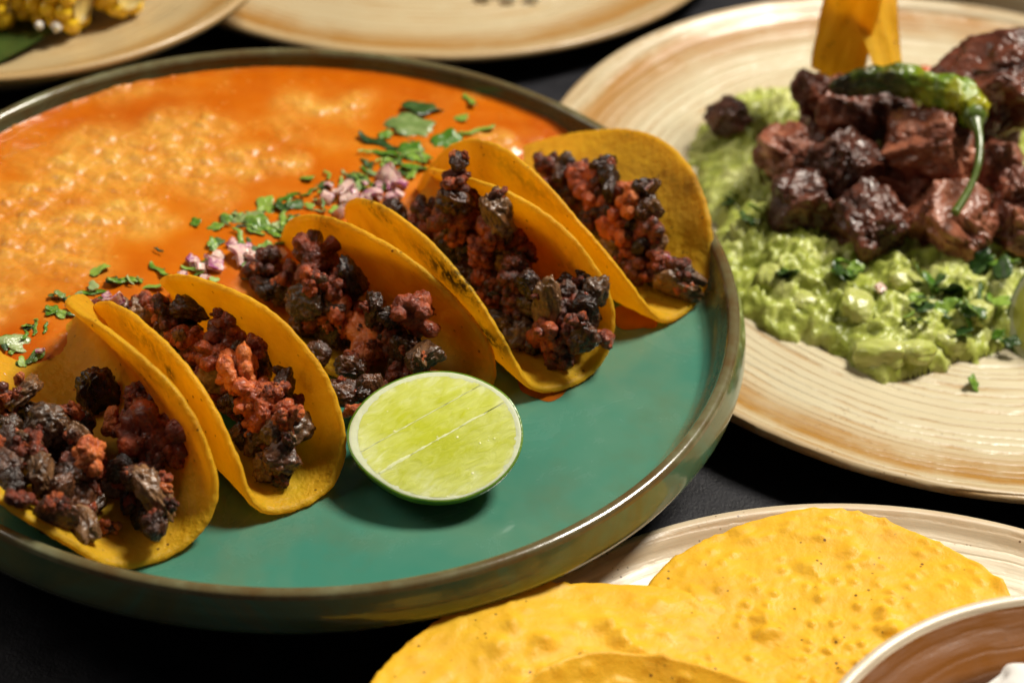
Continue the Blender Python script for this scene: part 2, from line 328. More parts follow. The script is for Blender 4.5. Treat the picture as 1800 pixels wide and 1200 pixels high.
# filling pieces per taco: x, y, z, radius, kind, room between the walls
FILL = [
  [[-4.71,-8.34,3.71,0.74,"b",3.57],[-4.01,-9.78,3.87,0.4,"o",3.84],[-2.43,-11.03,4.56,0.82,"o",4.91],[-3.16,-9.48,4.45,0.45,"r",4.76],[-4.02,-12.51,4.99,0.52,"o",5.54],[-5.28,-11.4,4.99,0.66,"g",5.55],[-5.0,-13.34,4.99,0.58,"g",5.54],[-3.25,-11.85,4.08,0.39,"b",4.2],[-2.74,-12.35,4.19,0.37,"b",4.38],[-3.55,-11.88,3.45,0.44,"b",2.3],[-2.18,-13.0,4.35,0.58,"g",4.64],[-1.93,-13.8,3.92,0.37,"b",4.02],[-3.96,-12.76,3.45,0.44,"g",2.67],[-3.34,-13.43,3.3,0.25,"b",2.32],[-4.51,-14.45,4.99,0.27,"o",5.57],[-4.32,-12.0,3.35,0.32,"r",2.29],[-6.37,-10.15,4.99,0.56,"g",5.63],[-6.79,-10.37,4.99,0.4,"r",5.63],[-6.35,-11.46,4.99,0.39,"g",5.57],[-6.34,-12.17,4.99,0.46,"b",5.55],[-5.85,-12.29,4.99,0.39,"r",5.54],[-6.19,-13.03,4.99,0.38,"b",5.54],[-2.61,-12.89,3.41,0.39,"b",2.98],[-1.56,-13.53,4.51,0.18,"r",4.9],[-4.42,-11.76,4.99,0.31,"g",5.54],[-5.02,-10.39,4.77,0.41,"b",5.25],[-3.36,-10.18,3.92,0.4,"r",3.94],[-2.02,-11.28,4.19,0.39,"o",4.37],[-5.49,-12.36,4.99,0.43,"b",5.54],[-4.39,-13.82,4.99,0.39,"b",5.55],[-4.39,-13.15,4.99,0.37,"b",5.54],[-3.03,-12.4,3.38,0.35,"b",2.31],[-5.31,-14.37,4.99,0.36,"r",5.55],[-5.76,-13.76,4.99,0.39,"b",5.54],[-2.53,-11.75,4.14,0.38,"b",4.29],[-2.66,-10.99,3.49,0.49,"g",3.17],[-3.37,-9.59,3.75,0.53,"r",3.64],[-4.23,-12.47,4.22,0.6,"r",4.41],[-5.13,-11.24,4.08,0.46,"b",4.19],[-5.01,-11.49,3.48,0.55,"b",3.13],[-4.87,-13.02,4.16,0.43,"b",4.32],[-3.0,-11.77,3.44,0.49,"r",3.07],[-2.62,-12.2,3.57,0.5,"b",3.35],[-2.31,-13.25,3.52,0.44,"b",3.28],[-4.5,-14.27,4.47,0.56,"b",4.81],[-3.9,-14.03,3.87,0.52,"g",3.91],[-6.3,-10.17,4.18,0.58,"b",4.36],[-5.99,-10.18,3.58,0.54,"b",3.32],[-6.82,-10.53,4.34,0.52,"g",4.61],[-6.27,-11.21,4.35,0.52,"b",4.61],[-5.8,-10.87,3.75,0.53,"r",3.64],[-6.08,-11.73,4.28,0.49,"b",4.5],[-5.42,-11.29,3.68,0.49,"b",3.52],[-5.62,-12.57,4.36,0.6,"g",4.61],[-4.99,-12.13,3.76,0.42,"b",3.67],[-4.56,-11.92,4.43,0.43,"b",4.72],[-4.24,-11.52,3.83,0.58,"r",3.79],[-4.87,-10.21,4.11,0.49,"g",4.24],[-5.17,-10.61,3.51,0.6,"g",3.18],[-5.2,-12.34,4.31,0.5,"b",4.54],[-4.58,-13.59,4.35,0.52,"b",4.62],[-4.06,-13.54,3.75,0.44,"b",3.69],[-4.31,-13.08,4.37,0.48,"b",4.64],[-4.49,-12.88,3.75,0.48,"b",3.67]],
  [[-3.06,-5.69,4.4,0.61,"r",2.87],[-2.41,-5.69,4.99,0.51,"b",2.73],[-2.46,-6.38,4.4,0.51,"o",2.92],[-1.17,-6.91,5.36,0.56,"r",2.84],[-1.21,-7.69,4.99,0.63,"o",2.96],[-0.53,-8.57,4.99,0.65,"o",3.07],[-1.61,-7.28,3.92,0.47,"o",2.92],[-0.07,-9.13,4.61,0.65,"o",3.14],[0.38,-9.59,4.45,0.56,"o",3.17],[1.14,-10.11,4.99,0.4,"o",3.32],[0.01,-9.24,3.71,0.42,"o",2.88],[0.79,-8.76,4.99,0.45,"b",3.17],[-0.21,-7.59,5.41,0.39,"r",2.98],[1.19,-10.51,4.45,0.24,"g",3.27],[1.12,-10.62,3.45,0.35,"b",2.63],[0.23,-9.75,3.47,0.46,"b",1.99],[0.52,-10.64,3.42,0.4,"b",2.01],[1.01,-10.91,3.33,0.29,"b",2.02],[-0.29,-9.37,3.43,0.41,"b",1.98],[-5.46,-4.59,3.6,0.38,"b",2.62],[-4.22,-4.09,3.66,0.49,"r",2.67],[-4.13,-4.19,3.49,0.49,"g",2.04],[-3.27,-5.73,4.93,0.34,"r",2.7],[-0.76,-8.29,3.87,0.43,"b",2.94],[-2.1,-6.74,4.19,0.42,"r",2.95],[0.45,-9.77,3.76,0.39,"b",2.95],[0.46,-9.2,4.99,0.39,"r",3.19],[-0.73,-7.29,4.99,0.46,"r",2.96],[-4.88,-4.16,3.41,0.39,"g",1.89],[-2.85,-5.67,4.99,0.37,"b",2.7],[-5.07,-4.27,3.98,0.31,"n",2.81],[-4.81,-4.08,3.5,0.28,"n",2.51],[-5.21,-4.82,3.5,0.24,"n",2.51],[-3.14,-5.97,3.54,0.57,"g",2.6],[-2.52,-5.91,4.23,0.51,"b",2.91],[-2.65,-5.68,3.63,0.5,"b",2.69],[-2.69,-6.26,3.64,0.48,"b",2.71],[-1.02,-6.75,4.55,0.45,"b",2.96],[-1.25,-7.03,3.35,0.56,"b",2.35],[-1.35,-7.82,4.11,0.57,"g",3.0],[-1.43,-7.62,3.51,0.57,"b",2.61],[-0.49,-8.77,4.09,0.44,"b",3.05],[-0.36,-8.45,3.49,0.5,"r",2.62],[1.02,-9.98,4.34,0.57,"g",3.21],[1.04,-8.91,4.29,0.46,"r",3.15],[0.87,-8.95,3.69,0.51,"b",2.87],[-0.22,-7.63,4.77,0.58,"g",3.03],[-0.22,-7.95,4.17,0.46,"b",3.04],[-0.15,-7.85,3.57,0.59,"r",2.71],[0.99,-10.73,3.96,0.55,"b",3.13],[-3.24,-5.37,3.74,0.44,"b",2.76],[-2.02,-6.49,3.52,0.51,"b",2.59],[-0.71,-7.03,4.28,0.59,"b",3.0],[-0.84,-7.62,3.68,0.53,"r",2.8]],
  [[0.87,-2.62,4.99,0.77,"b",4.45],[-0.87,-1.46,3.62,0.65,"r",2.31],[0.27,-2.61,3.98,0.53,"r",3.8],[1.0,-3.87,4.99,0.38,"o",4.47],[-0.03,-2.55,3.5,0.5,"b",2.31],[0.57,-2.71,3.39,0.36,"r",2.31],[1.59,-3.84,4.99,0.38,"r",4.47],[2.15,-3.47,4.99,0.49,"b",4.48],[1.87,-3.93,4.03,0.66,"o",3.86],[2.33,-4.11,3.6,0.63,"o",3.27],[1.62,-4.24,3.55,0.56,"b",2.31],[1.0,-3.12,3.38,0.36,"g",2.31],[2.97,-5.05,3.74,0.8,"o",2.32],[2.72,-5.8,3.51,0.51,"o",2.83],[3.62,-5.41,4.14,0.43,"r",3.97],[3.97,-5.67,4.14,0.43,"b",3.98],[4.58,-6.36,4.45,0.54,"g",4.22],[4.18,-5.25,4.99,0.65,"r",4.53],[2.96,-5.03,4.99,0.48,"b",4.51],[2.41,-6.29,3.71,0.51,"b",3.52],[2.29,-7.51,3.76,0.5,"b",3.6],[2.95,-7.37,3.71,0.42,"b",3.53],[3.63,-5.57,3.4,0.38,"g",2.32],[2.71,-8.23,3.76,0.25,"o",3.6],[1.39,-5.69,3.71,0.45,"b",3.52],[0.7,-3.71,3.47,0.46,"b",2.31],[3.56,-5.36,4.99,0.37,"b",4.52],[-0.64,-2.42,3.47,0.47,"b",2.31],[-1.18,-1.2,3.39,0.36,"r",2.81],[3.28,-7.32,3.71,0.44,"b",3.53],[3.85,-6.08,3.43,0.41,"b",2.32],[0.81,-2.96,3.97,0.43,"b",3.8],[0.82,-4.08,4.36,0.55,"g",4.11],[1.45,-3.84,4.36,0.54,"g",4.11],[1.41,-3.88,3.76,0.6,"r",3.57],[2.0,-3.3,4.25,0.55,"r",4.04],[2.31,-3.55,3.65,0.43,"r",3.43],[4.61,-6.44,3.66,0.49,"r",3.46],[4.36,-5.46,3.49,0.42,"b",3.17],[3.05,-4.95,4.26,0.43,"r",4.06]],
  [[5.07,-0.16,7.27,0.35,"b",3.11],[5.06,-0.42,6.74,0.43,"b",3.12],[5.59,-0.18,6.15,0.25,"r",3.32],[5.52,0.81,4.99,0.26,"r",3.58],[6.46,-1.26,6.21,0.67,"g",3.61],[6.33,-1.15,6.84,0.26,"b",3.48],[5.04,0.45,4.99,0.33,"o",3.58],[4.76,0.99,4.99,0.33,"r",3.53],[5.23,-0.79,4.88,0.36,"o",3.69],[4.78,-0.04,4.3,0.48,"r",3.61],[6.44,-1.17,4.99,0.36,"b",3.76],[6.98,-0.97,4.99,0.39,"o",3.78],[7.13,-2.17,4.99,0.39,"r",3.87],[5.49,-0.92,4.51,0.43,"b",3.7],[6.1,-1.49,4.3,0.47,"o",3.7],[6.37,-1.77,3.92,0.43,"r",3.52],[7.57,-3.15,4.99,0.45,"b",3.96],[8.14,-3.89,4.93,0.52,"g",4.04],[7.31,-2.88,3.87,0.5,"b",3.53],[6.66,-2.09,3.6,0.39,"b",3.2],[9.6,-3.32,5.04,0.45,"g",4.11],[9.27,-2.87,5.04,0.28,"b",4.05],[8.66,-3.38,4.99,0.38,"b",4.04],[9.3,-4.06,4.99,0.38,"b",4.14],[9.01,-4.72,4.99,0.34,"r",4.18],[6.82,-3.22,3.58,0.6,"g",2.26],[7.48,-3.64,3.52,0.53,"g",2.27],[8.01,-3.72,3.5,0.46,"g",3.1],[8.53,-4.28,4.08,0.31,"b",3.78],[8.6,-4.46,3.46,0.45,"r",2.8],[9.29,-4.74,4.35,0.45,"b",3.98],[10.01,-4.18,3.98,0.31,"r",3.75],[7.82,-4.11,3.35,0.32,"g",2.29],[6.02,-1.88,3.33,0.29,"o",2.23],[2.94,2.3,3.5,0.45,"b",2.93],[4.07,0.61,4.67,0.48,"b",3.6],[4.44,0.34,4.4,0.48,"r",3.61],[4.63,0.25,3.87,0.41,"r",3.4],[7.42,-1.43,4.99,0.36,"b",3.83],[5.79,-0.33,4.99,0.4,"r",3.67],[5.96,-1.55,4.99,0.39,"r",3.76],[7.02,-2.62,4.56,0.42,"r",3.84],[8.87,-4.61,4.3,0.35,"b",3.93],[5.32,-0.14,5.47,0.52,"r",3.49],[5.24,-0.15,4.87,0.52,"b",3.65],[5.29,-0.22,4.27,0.51,"b",3.63],[4.96,-0.46,3.67,0.44,"b",3.22],[5.06,-0.54,6.06,0.57,"b",3.34],[5.01,-0.72,5.46,0.57,"r",3.53],[5.55,-0.07,3.85,0.57,"b",3.4],[5.75,0.61,4.48,0.5,"r",3.65],[5.46,0.95,3.88,0.59,"g",3.41],[6.54,-1.13,4.09,0.45,"g",3.61],[6.64,-1.31,3.49,0.51,"r",3.01],[6.32,-1.46,5.73,0.51,"r",3.69],[6.41,-1.04,4.53,0.45,"b",3.74],[5.25,0.61,4.41,0.57,"g",3.63],[5.12,0.16,3.81,0.55,"r",3.36],[4.84,0.98,4.41,0.6,"b",3.61],[4.58,0.99,3.81,0.56,"b",3.33],[5.04,-0.69,4.27,0.48,"b",3.63],[6.97,-1.36,4.35,0.59,"b",3.73],[7.13,-1.96,4.35,0.54,"b",3.76],[7.14,-2.43,3.75,0.45,"b",3.4],[5.41,-0.7,3.83,0.54,"b",3.4],[7.62,-3.39,4.29,0.5,"b",3.82],[8.08,-4.26,4.16,0.5,"b",3.81],[9.49,-3.36,4.34,0.46,"g",3.91],[9.44,-3.64,3.74,0.44,"b",3.48],[8.98,-2.81,4.51,0.54,"b",3.92],[9.01,-3.03,3.91,0.47,"g",3.62],[8.77,-3.63,4.36,0.56,"r",3.9],[9.35,-3.83,4.36,0.47,"b",3.94],[8.94,-4.17,3.65,0.53,"b",3.37],[3.87,0.48,3.94,0.52,"b",3.43],[4.19,0.6,3.34,0.5,"b",2.65],[7.3,-1.2,3.78,0.56,"g",3.4],[5.77,-0.41,4.34,0.44,"b",3.66],[5.99,-1.33,3.75,0.48,"b",3.35]],
  [[7.87,4.24,4.51,0.46,"b",5.59],[8.41,3.56,4.51,0.46,"b",5.32],[8.98,3.36,4.88,0.42,"r",5.76],[9.18,2.96,4.67,0.57,"o",5.32],[9.7,3.23,5.36,0.41,"b",6.3],[9.88,2.72,5.3,0.41,"b",6.09],[9.54,2.38,4.51,0.45,"o",4.95],[10.66,1.69,5.09,0.63,"o",5.54],[10.94,1.67,5.62,0.33,"b",6.21],[10.33,1.48,4.3,0.63,"o",4.49],[11.22,1.11,5.15,0.4,"b",5.49],[11.34,0.73,4.72,0.48,"b",4.92],[11.16,0.6,4.19,0.44,"b",4.25],[10.71,0.78,3.71,0.37,"r",3.64],[10.51,0.77,3.4,0.37,"b",2.73],[11.68,0.11,3.98,0.33,"r",3.95],[12.3,-0.42,4.14,0.4,"r",4.12],[11.1,0.15,3.46,0.44,"b",2.33],[11.57,-0.07,3.42,0.41,"b",2.98],[12.3,-0.6,3.54,0.55,"b",3.08],[12.66,-0.62,3.82,0.36,"b",3.71],[10.08,2.19,4.99,0.41,"b",5.53],[9.44,1.96,3.87,0.34,"b",4.01],[9.82,1.94,4.24,0.41,"r",4.5],[10.17,1.2,3.66,0.37,"b",3.59],[10.6,1.06,4.03,0.37,"b",4.1],[11.79,-0.27,3.42,0.41,"b",2.69],[8.55,3.92,4.88,0.21,"n",5.98],[11.23,1.53,5.84,0.2,"n",6.43],[12.01,-0.12,4.3,0.16,"n",4.32],[8.04,4.48,3.8,0.45,"g",4.25],[8.08,3.51,3.8,0.56,"b",4.15],[8.72,3.32,4.21,0.49,"r",4.73],[9.22,3.37,3.61,0.53,"b",3.65],[9.46,2.98,3.85,0.52,"b",4.04],[9.63,3.06,4.7,0.47,"b",5.3],[9.58,3.54,4.1,0.58,"r",4.46],[9.97,2.81,4.04,0.58,"r",4.26],[9.54,2.73,3.44,0.53,"b",3.24],[9.73,2.36,3.81,0.51,"g",3.91],[10.7,1.45,3.61,0.57,"r",3.49],[10.89,1.45,4.44,0.5,"b",4.63],[11.59,0.69,3.99,0.44,"g",3.99],[11.13,0.99,3.5,0.6,"b",3.25],[12.02,0.13,3.4,0.5,"b",2.99],[8.62,4.06,3.82,0.49,"b",4.16],[11.23,1.79,4.79,0.5,"b",5.08]],
]
CIL = [[3.02,7.38,1.45,"leaf",0.0],[3.33,8.64,1.26,"dark",20.0],[4.97,9.44,0.9,"strip",-60.0],[4.71,8.17,0.49,"bit",0.0],[5.33,7.43,1.0,"strip",25.0],[4.31,6.54,1.03,"leaf",30.0],[1.97,6.19,1.19,"dstrip",-8.0],[2.02,5.29,1.18,"strip",-3.0],[3.11,5.89,0.79,"bit",20.0],[3.38,5.53,0.79,"bit",-20.0],[2.41,4.99,0.68,"bit",-40.0],[3.38,4.89,0.88,"leaf",30.0],[3.25,4.38,0.5,"bit",-60.0],[1.52,4.02,0.7,"bit",40.0],[1.85,4.38,0.54,"strip",-30.0],[1.59,3.72,0.58,"bit",0.0],[1.78,2.86,0.34,"bit",10.0],[2.13,3.38,0.5,"strip",0.0],[1.04,1.98,0.47,"bit",20.0],[-2.74,0.4,0.44,"bit",0.0],[-2.36,0.91,0.48,"bit",-20.0],[-1.32,1.81,0.72,"leaf",70.0],[-1.68,0.87,0.86,"leaf",10.0],[-1.3,0.57,0.93,"leaf",-20.0],[-2.02,-0.04,0.59,"strip",-60.0],[-2.54,-0.37,0.37,"bit",0.0],[-1.76,-0.51,0.4,"bit",-30.0],[-0.62,1.02,0.67,"strip",-65.0],[-0.22,1.21,0.56,"strip",30.0],[-0.63,2.18,0.76,"strip",30.0],[0.03,2.81,0.53,"strip",40.0],[-0.2,3.63,0.5,"bit",0.0],[-0.33,2.02,0.57,"bit",20.0],[-0.99,-0.4,0.51,"strip",20.0],[-0.41,0.06,0.55,"strip",30.0],[-5.96,-2.44,0.63,"leaf",35.0],[-4.97,-2.82,0.98,"strip",25.0],[-4.1,-2.13,0.72,"strip",-25.0],[-4.19,-2.98,0.82,"strip",5.0],[-2.93,-2.12,0.43,"strip",20.0],[-5.92,-3.77,0.88,"strip",25.0],[-6.35,-4.09,0.42,"bit",0.0],[-6.92,-4.63,0.45,"bit",60.0],[-6.62,-4.73,0.38,"bit",-20.0],[-7.23,-5.54,0.41,"strip",70.0],[-5.98,-4.3,0.96,"dstrip",45.0],[-7.63,-6.23,0.77,"leaf",10.0],[-8.0,-6.03,0.51,"strip",20.0],[-7.25,-6.94,0.76,"dstrip",30.0],[-6.93,-6.52,0.44,"bit",60.0],[-2.68,-1.29,0.73,"strip",20.0],[-3.12,-1.9,0.54,"strip",-10.0],[-0.9,-0.51,0.48,"strip",-5.0]]
ONS = [[2.57,3.93,0.58],[2.91,3.6,0.46],[1.24,3.19,0.46],[1.03,2.75,0.38],[2.18,2.92,0.42],[1.54,2.29,0.57],[1.19,1.84,0.38],[2.01,2.29,0.42],[0.6,2.39,0.42],[0.59,3.16,0.23],[2.72,2.86,0.34],[-1.76,-1.01,0.55],[-1.31,-1.1,0.51],[-2.48,-1.6,0.45],[-2.83,-1.89,0.32],[-0.45,-0.58,0.27],[-7.67,-7.74,0.33],[-7.45,-8.03,0.23],[-6.86,-6.43,0.2],[-1.32,-1.5,0.36],[2.96,3.13,0.34],[1.77,3.47,0.19]]
STEAK = [[16.88,6.18,2.6,1.04],[19.17,5.36,2.5,1.23],[22.11,5.63,2.6,1.31],[24.54,5.77,2.5,0.92],[18.43,7.62,3.6,1.13],[21.36,8.47,4.0,1.42],[23.82,8.05,3.6,0.97],[23.81,11.17,5.0,1.82],[14.57,12.1,2.2,0.77],[16.4,8.6,3.0,0.98],[17.49,11.24,4.0,0.83],[18.72,10.24,4.0,1.13],[20.75,7.93,2.4,0.92],[22.87,9.79,4.2,1.02],[24.47,6.78,3.3,0.8],[17.73,8.59,2.4,0.82],[20.07,10.26,4.0,0.93]]
GUAC = [[13.32,12.45],[13.67,8.82],[14.12,5.31],[14.58,2.38],[15.3,1.05],[16.98,0.5],[18.26,-0.25],[19.11,-1.18],[20.25,-1.03],[21.46,-0.28],[23.1,0.69],[24.36,1.47],[26.44,4.64],[27.79,10.12],[26.55,15.9],[22.3,18.28],[17.6,16.66],[15.06,15.4]]
PEPPER = [[17.71,9.52,5.7],[18.48,9.57,5.7],[19.5,9.61,5.7],[20.5,9.5,5.7],[21.47,9.18,5.7],[22.32,8.7,5.7],[22.81,8.02,5.7]]
STEM = [[22.57,7.74,5.9],[22.65,6.79,5.6],[22.55,5.74,5.0],[22.21,4.86,4.5],[21.73,4.05,4.1]]
GCIL = [[22.2,2.54,0.87],[18.17,2.96,0.87],[23.01,4.29,0.79],[22.25,1.44,0.76],[21.53,1.81,0.86],[22.49,-1.7,0.73],[23.72,3.72,0.78],[21.25,2.73,0.68],[16.21,2.69,0.68],[18.58,3.18,0.58],[20.72,1.39,0.57],[23.24,2.36,0.67],[21.95,0.62,0.49],[15.19,5.93,0.6],[14.65,7.64,0.53],[23.54,1.14,0.57],[20.45,0.73,0.45]]

# ------------------------------------------------------------------ table
gv, gn = [], 61
g = np.linspace(-90, 110, gn); X, Y = np.meshgrid(g, g, indexing='ij')
put("table", mesh("table", P3(X, Y, 0.0).reshape(-1, 3), grid_faces(gn, gn)), M['table'], loc=(0, 0, 0), kind="structure", label="dark navy table top under the plates")

# ------------------------------------------------------------------ green plate
GC = (0.345, -2.5)
plate = thing("green_plate", "large turquoise plate with olive bronze rim holding soup and tacos", "plate", (*GC, 0))
put("dish_floor", lathe("dish_floor", smooth_profile([(0, 2.85), (4, 2.85), (9, 2.85), (12.3, 2.86), (12.95, 2.96), (13.25, 3.25), (13.38, 3.7), (13.45, 4.06)], 8), 220), M['gfloor'], plate)
put("rim", lathe("rim", smooth_profile([(13.45, 4.06), (13.52, 4.17), (13.66, 4.215), (13.80, 4.17), (13.87, 4.04)], 6), 220), M['grim'], plate)
put("outer_wall", lathe("outer_wall", smooth_profile([(13.87, 4.04), (13.97, 3.8), (14.10, 3.45), (14.12, 3.15), (13.9, 2.85), (13.2, 2.62), (11, 2.45), (8.6, 2.3), (8.45, 1.8), (8.4, .3), (8.2, .0), (7.8, .02), (7.6, .5), (7.5, 2.2), (0, 2.3)], 6), 220), M['gwall'], plate)

# ------------------------------------------------------------------ cream plates and bowls behind and beside
def ridged(amp, R):
    def f(r, a):
        q = P3(r*2.1, np.cos(a)*1.6, np.sin(a)*1.6)
        return amp*perlin(q)*sstep(R, R-.6, r)*sstep(0, 3, r)
    return f
def cream_plate(name, label, cat, c, R, zr, zf, mat, amp=.05, foot=.62):
    t = thing(name, label, cat, (*c, 0))
    inner = smooth_profile([(0, zf), (R*.3, zf), (R*.62, zf+.02), (R*.82, zf+(zr-zf)*.28), (R*.93, zf+(zr-zf)*.62), (R-.45, zr-.10)], 16)
    put("dish", lathe("dish", inner, 200, ridged(amp, R)), mat, t)
    put("rim", lathe("rim", smooth_profile([(R-.45, zr-.10), (R-.25, zr), (R-.05, zr-.02), (R+.06, zr-.16), (R-.02, zr-.34), (R-.35, zr-.5)], 6), 200), mat, t)
    put("underside", lathe("underside", smooth_profile([(R-.35, zr-.5), (R*.86, zf-.25), (R*foot+.5, zf*.42), (R*foot, .12), (R*foot-.3, 0), (R*foot-.7, .05), (R*foot-1.0, zf*.35), (0, zf*.4)], 6), 120), mat, t)
    return t
cream_plate("cream_plate", "cream ringed plate holding the steak cubes and guacamole", "plate", (22.95, 8.1), 15.45, 1.75, .72, M['cream_r'])
cream_plate("cream_plate", "blurred cream plate with brown edge at the back, top centre", "plate", (1.1, 30.4), 14.5, 1.45, .62, M['cream_b'])
cream_plate("cream_plate", "pale speckled plate under the round yellow tostadas", "plate", (18.75, -22.5), 14.2, 1.85, .8, M['cream_c'], .03)
cream_plate("olive_stand_in", "dark olive brown dish behind the steak plate, top right corner", "plate", (31.5, 35.5), 11.6, .8, .42, M['olive_stand_in'])  # dish shape stands in for the unidentified dark area beyond the plate

tl = thing("footed_bowl", "wide tan bowl raised on a foot, top left corner", "bowl", (-14.7, 18.0, 0))
R = 11.5
put("dish", lathe("dish", smooth_profile([(0, 2.75), (4, 2.76), (7.5, 3.0), (9.6, 3.6), (10.7, 4.15), (11.1, 4.42)], 16), 200, ridged(.04, R)), M['cream_tl'], tl)
put("rim", lathe("rim", smooth_profile([(11.1, 4.42), (11.3, 4.52), (11.48, 4.48), (11.55, 4.33), (11.42, 4.12), (11.1, 3.9)], 6), 200), M['cream_tl'], tl)
put("foot", lathe("foot", smooth_profile([(11.1, 3.9), (9.5, 3.1), (7.5, 2.5), (5.4, 2.2), (5.2, 1.6), (5.2, .3), (5.0, 0), (4.6, 0), (4.5, 1.8), (0, 2.1)], 6), 160), M['cream_tl'], tl)

BWC = (23.1, -23.4)
bw = thing("dip_bowl", "cream bowl with brown glazed inside at the bottom right corner", "bowl", (*BWC, .82))
put("inside", lathe("inside", smooth_profile([(0, 1.0), (2.5, 1.05), (4.2, 1.7), (5.6, 2.6), (7.2, 3.6), (8.15, 4.15), (8.36, 4.28)], 10), 180, ridged(.05, 8.4)), M['bowl_in'], bw)
put("rim", lathe("rim", smooth_profile([(8.36, 4.28), (8.48, 4.38), (8.64, 4.39), (8.74, 4.26), (8.68, 4.08)], 6), 180), M['bowl_out'], bw)
put("outside", lathe("outside", smooth_profile([(8.68, 4.08), (7.4, 3.2), (5.6, 2.2), (4.5, 1.4), (3.8, .5), (3.7, .1), (3.5, 0), (3.1, .02), (2.9, .4), (0, .5)], 8), 160), M['bowl_out'], bw)
t, a = np.meshgrid(np.linspace(0, 1, 50), np.linspace(0, 2*np.pi, 120, endpoint=False), indexing='ij')
xx, yy = 5.5*t*np.cos(a), 5.5*t*np.sin(a)
put("salsa", mesh("salsa", P3(xx, yy, 2.5+.14*fbm(P3(xx*1.1, yy*1.1, 3.0), 3)*sstep(1, .85, t)).reshape(-1, 3), grid_faces(50, 120, True)[:, ::-1]), M['sauce'], loc=(*BWC, .82),
    label="brown salsa filling the bowl at the bottom right corner", cat="salsa")
v, f = ico(5); d = 1+.16*fbm(v*1.6+5, 3)
put("cream_dollop", mesh("cream_dollop", v*d[:, None]*np.array([2.6, 2.3, 1.15]), f), M['cream'], loc=(21.9, -18.7, 3.85), label="white dollop of cream in the brown bowl at the corner", cat="cream")

# ------------------------------------------------------------------ soup
SN, SP = np.array([-.67, .74]), np.array([-1.7, -.2])
def soup_base(x, y):
    s = (x-SP[0])*SN[0]+(y-SP[1])*SN[1]
    return s, 2.86+.74*sstep(-3.6, .3, s)
CURDS = [(-5.3, 4.2, 3.0, 1.0), (-8.8, -.4, 3.4, 1.0), (-2.4, 4.4, 1.5, .9), (-8.0, 2.4, 2.4, .8), (-11.5, -3.0, 2.6, .9), (-5.6, .6, 1.6, .7), (-1.0, 7.6, 2.2, .45), (1.0, 8.6, 1.2, .4), (-6.5, 7.5, 2.0, .35), (5.8, 6.9, 1.1, .6), (-.7, 4.6, .75, 1.0), (-9.5, -4.2, 2, .8)]
def soup_h(x, y, full=False):
    x = np.asarray(x, float); y = np.asarray(y, float); s, b = soup_base(x, y)
    m = np.zeros_like(b)
    for cx, cy, r, w in CURDS: m = np.maximum(m, w*np.exp(-(((x-cx)**2+(y-cy)**2)/(r*r))**1.3))
    m = np.clip(m*1.15+.55*perlin(P3(x*.55, y*.55, 7.0)), 0, 1); m = sstep(.08, .95, m)
    w1 = 1-worley(P3(x*1.75, y*1.75, 2.5+.4*perlin(P3(x, y, 1.0)))); w2 = 1-worley(P3(x*4.2, y*4.2, 9.0)); w3 = 1-worley(P3(x*8.5, y*8.5, 4.0))
    w1 = w1*(.6+.8*np.clip(perlin(P3(x*1.3, y*1.3, 15.0))+.4, 0, 1)); lump = np.clip(.26*w1+.13*w2*(.5+perlin(P3(x*2, y*2, 5.0)))+.10*w3-.10, -.05, 1)
    h = b+m*lump*.70+.015*fbm(P3(x*1.1, y*1.1, 0.0), 3)
    tiny = sstep(.72, .95, 1-worley(P3(x*2.6, y*2.6, 31.0)))*.05*sstep(-.2, .3, perlin(P3(x*.7, y*.7, 19.0)))
    h = h+tiny
    return (h, np.clip(m*(.60+1.3*lump)+.12*sstep(-.1, .6, perlin(P3(x*.9, y*.9, 44.0)))+tiny*7, 0, 1)) if full else h
st_ = .062; gx = np.arange(-13.6, 12.0, st_); gy = np.arange(-14.5, 11.2, st_)
X, Y = np.meshgrid(gx, gy, indexing='ij'); s_, _ = soup_base(X, Y); RR = np.hypot(X-GC[0], Y-GC[1])
edge = 13.40
inside = (RR < edge+st_) & (s_ > -3.7+.35*perlin(P3(X*.5, Y*.5, 2.0)))
k = np.minimum(1, edge/np.maximum(RR, 1e-6)); X2, Y2 = GC[0]+(X-GC[0])*k, GC[1]+(Y-GC[1])*k
Z, CU = soup_h(X2, Y2, True); Z = Z+.07*sstep(edge-.35, edge, RR*k)
fq = grid_faces(len(gx), len(gy)); ok = inside.reshape(-1)[fq].all(1); fq = fq[ok]
used = np.unique(fq); remap = np.full(inside.size, -1); remap[used] = np.arange(len(used))
put("soup", mesh("soup", (P3(X2, Y2, Z).reshape(-1, 3)-np.array([*GC, 2.86]))[used], remap[fq], attr={"curd": CU.reshape(-1)[used]}), M['soup'], loc=(*GC, 2.86),
    label="orange soup with grainy yellow curds filling the back of the turquoise plate", cat="soup")
def sauce_shade(c, r, sx, label, seed):
    a = np.linspace(0, 2*np.pi, 60, endpoint=False); t = np.linspace(0, 1, 9)
    rr = r*(1+.3*perlin(P3(np.cos(a)*1.2+seed, np.sin(a)*1.2, seed)))
    x = t[:, None]*rr*np.cos(a)*sx; y = t[:, None]*rr*np.sin(a); z = .045*np.sqrt(np.clip(1-t**2, 0, 1))[:, None]*np.ones(60)+.004
    put("sauce_shade_patch", mesh("sauce_shade_patch", P3(x, y, z).reshape(-1, 3), grid_faces(9, 60, True)[:, ::-1]), M['sauce_shade'], loc=(*c, 2.86), label=label, cat="sauce")
sauce_shade((8.2, -5.1), .95, 1.0, "small orange sauce leak on the plate between lime and fourth taco", 1.3)
sauce_shade((11.1, -1.5), .7, 1.2, "small brownish patch standing for the shade under the rightmost taco's left side", 4.1)  # tinted patch stands for the shade beside the rightmost taco

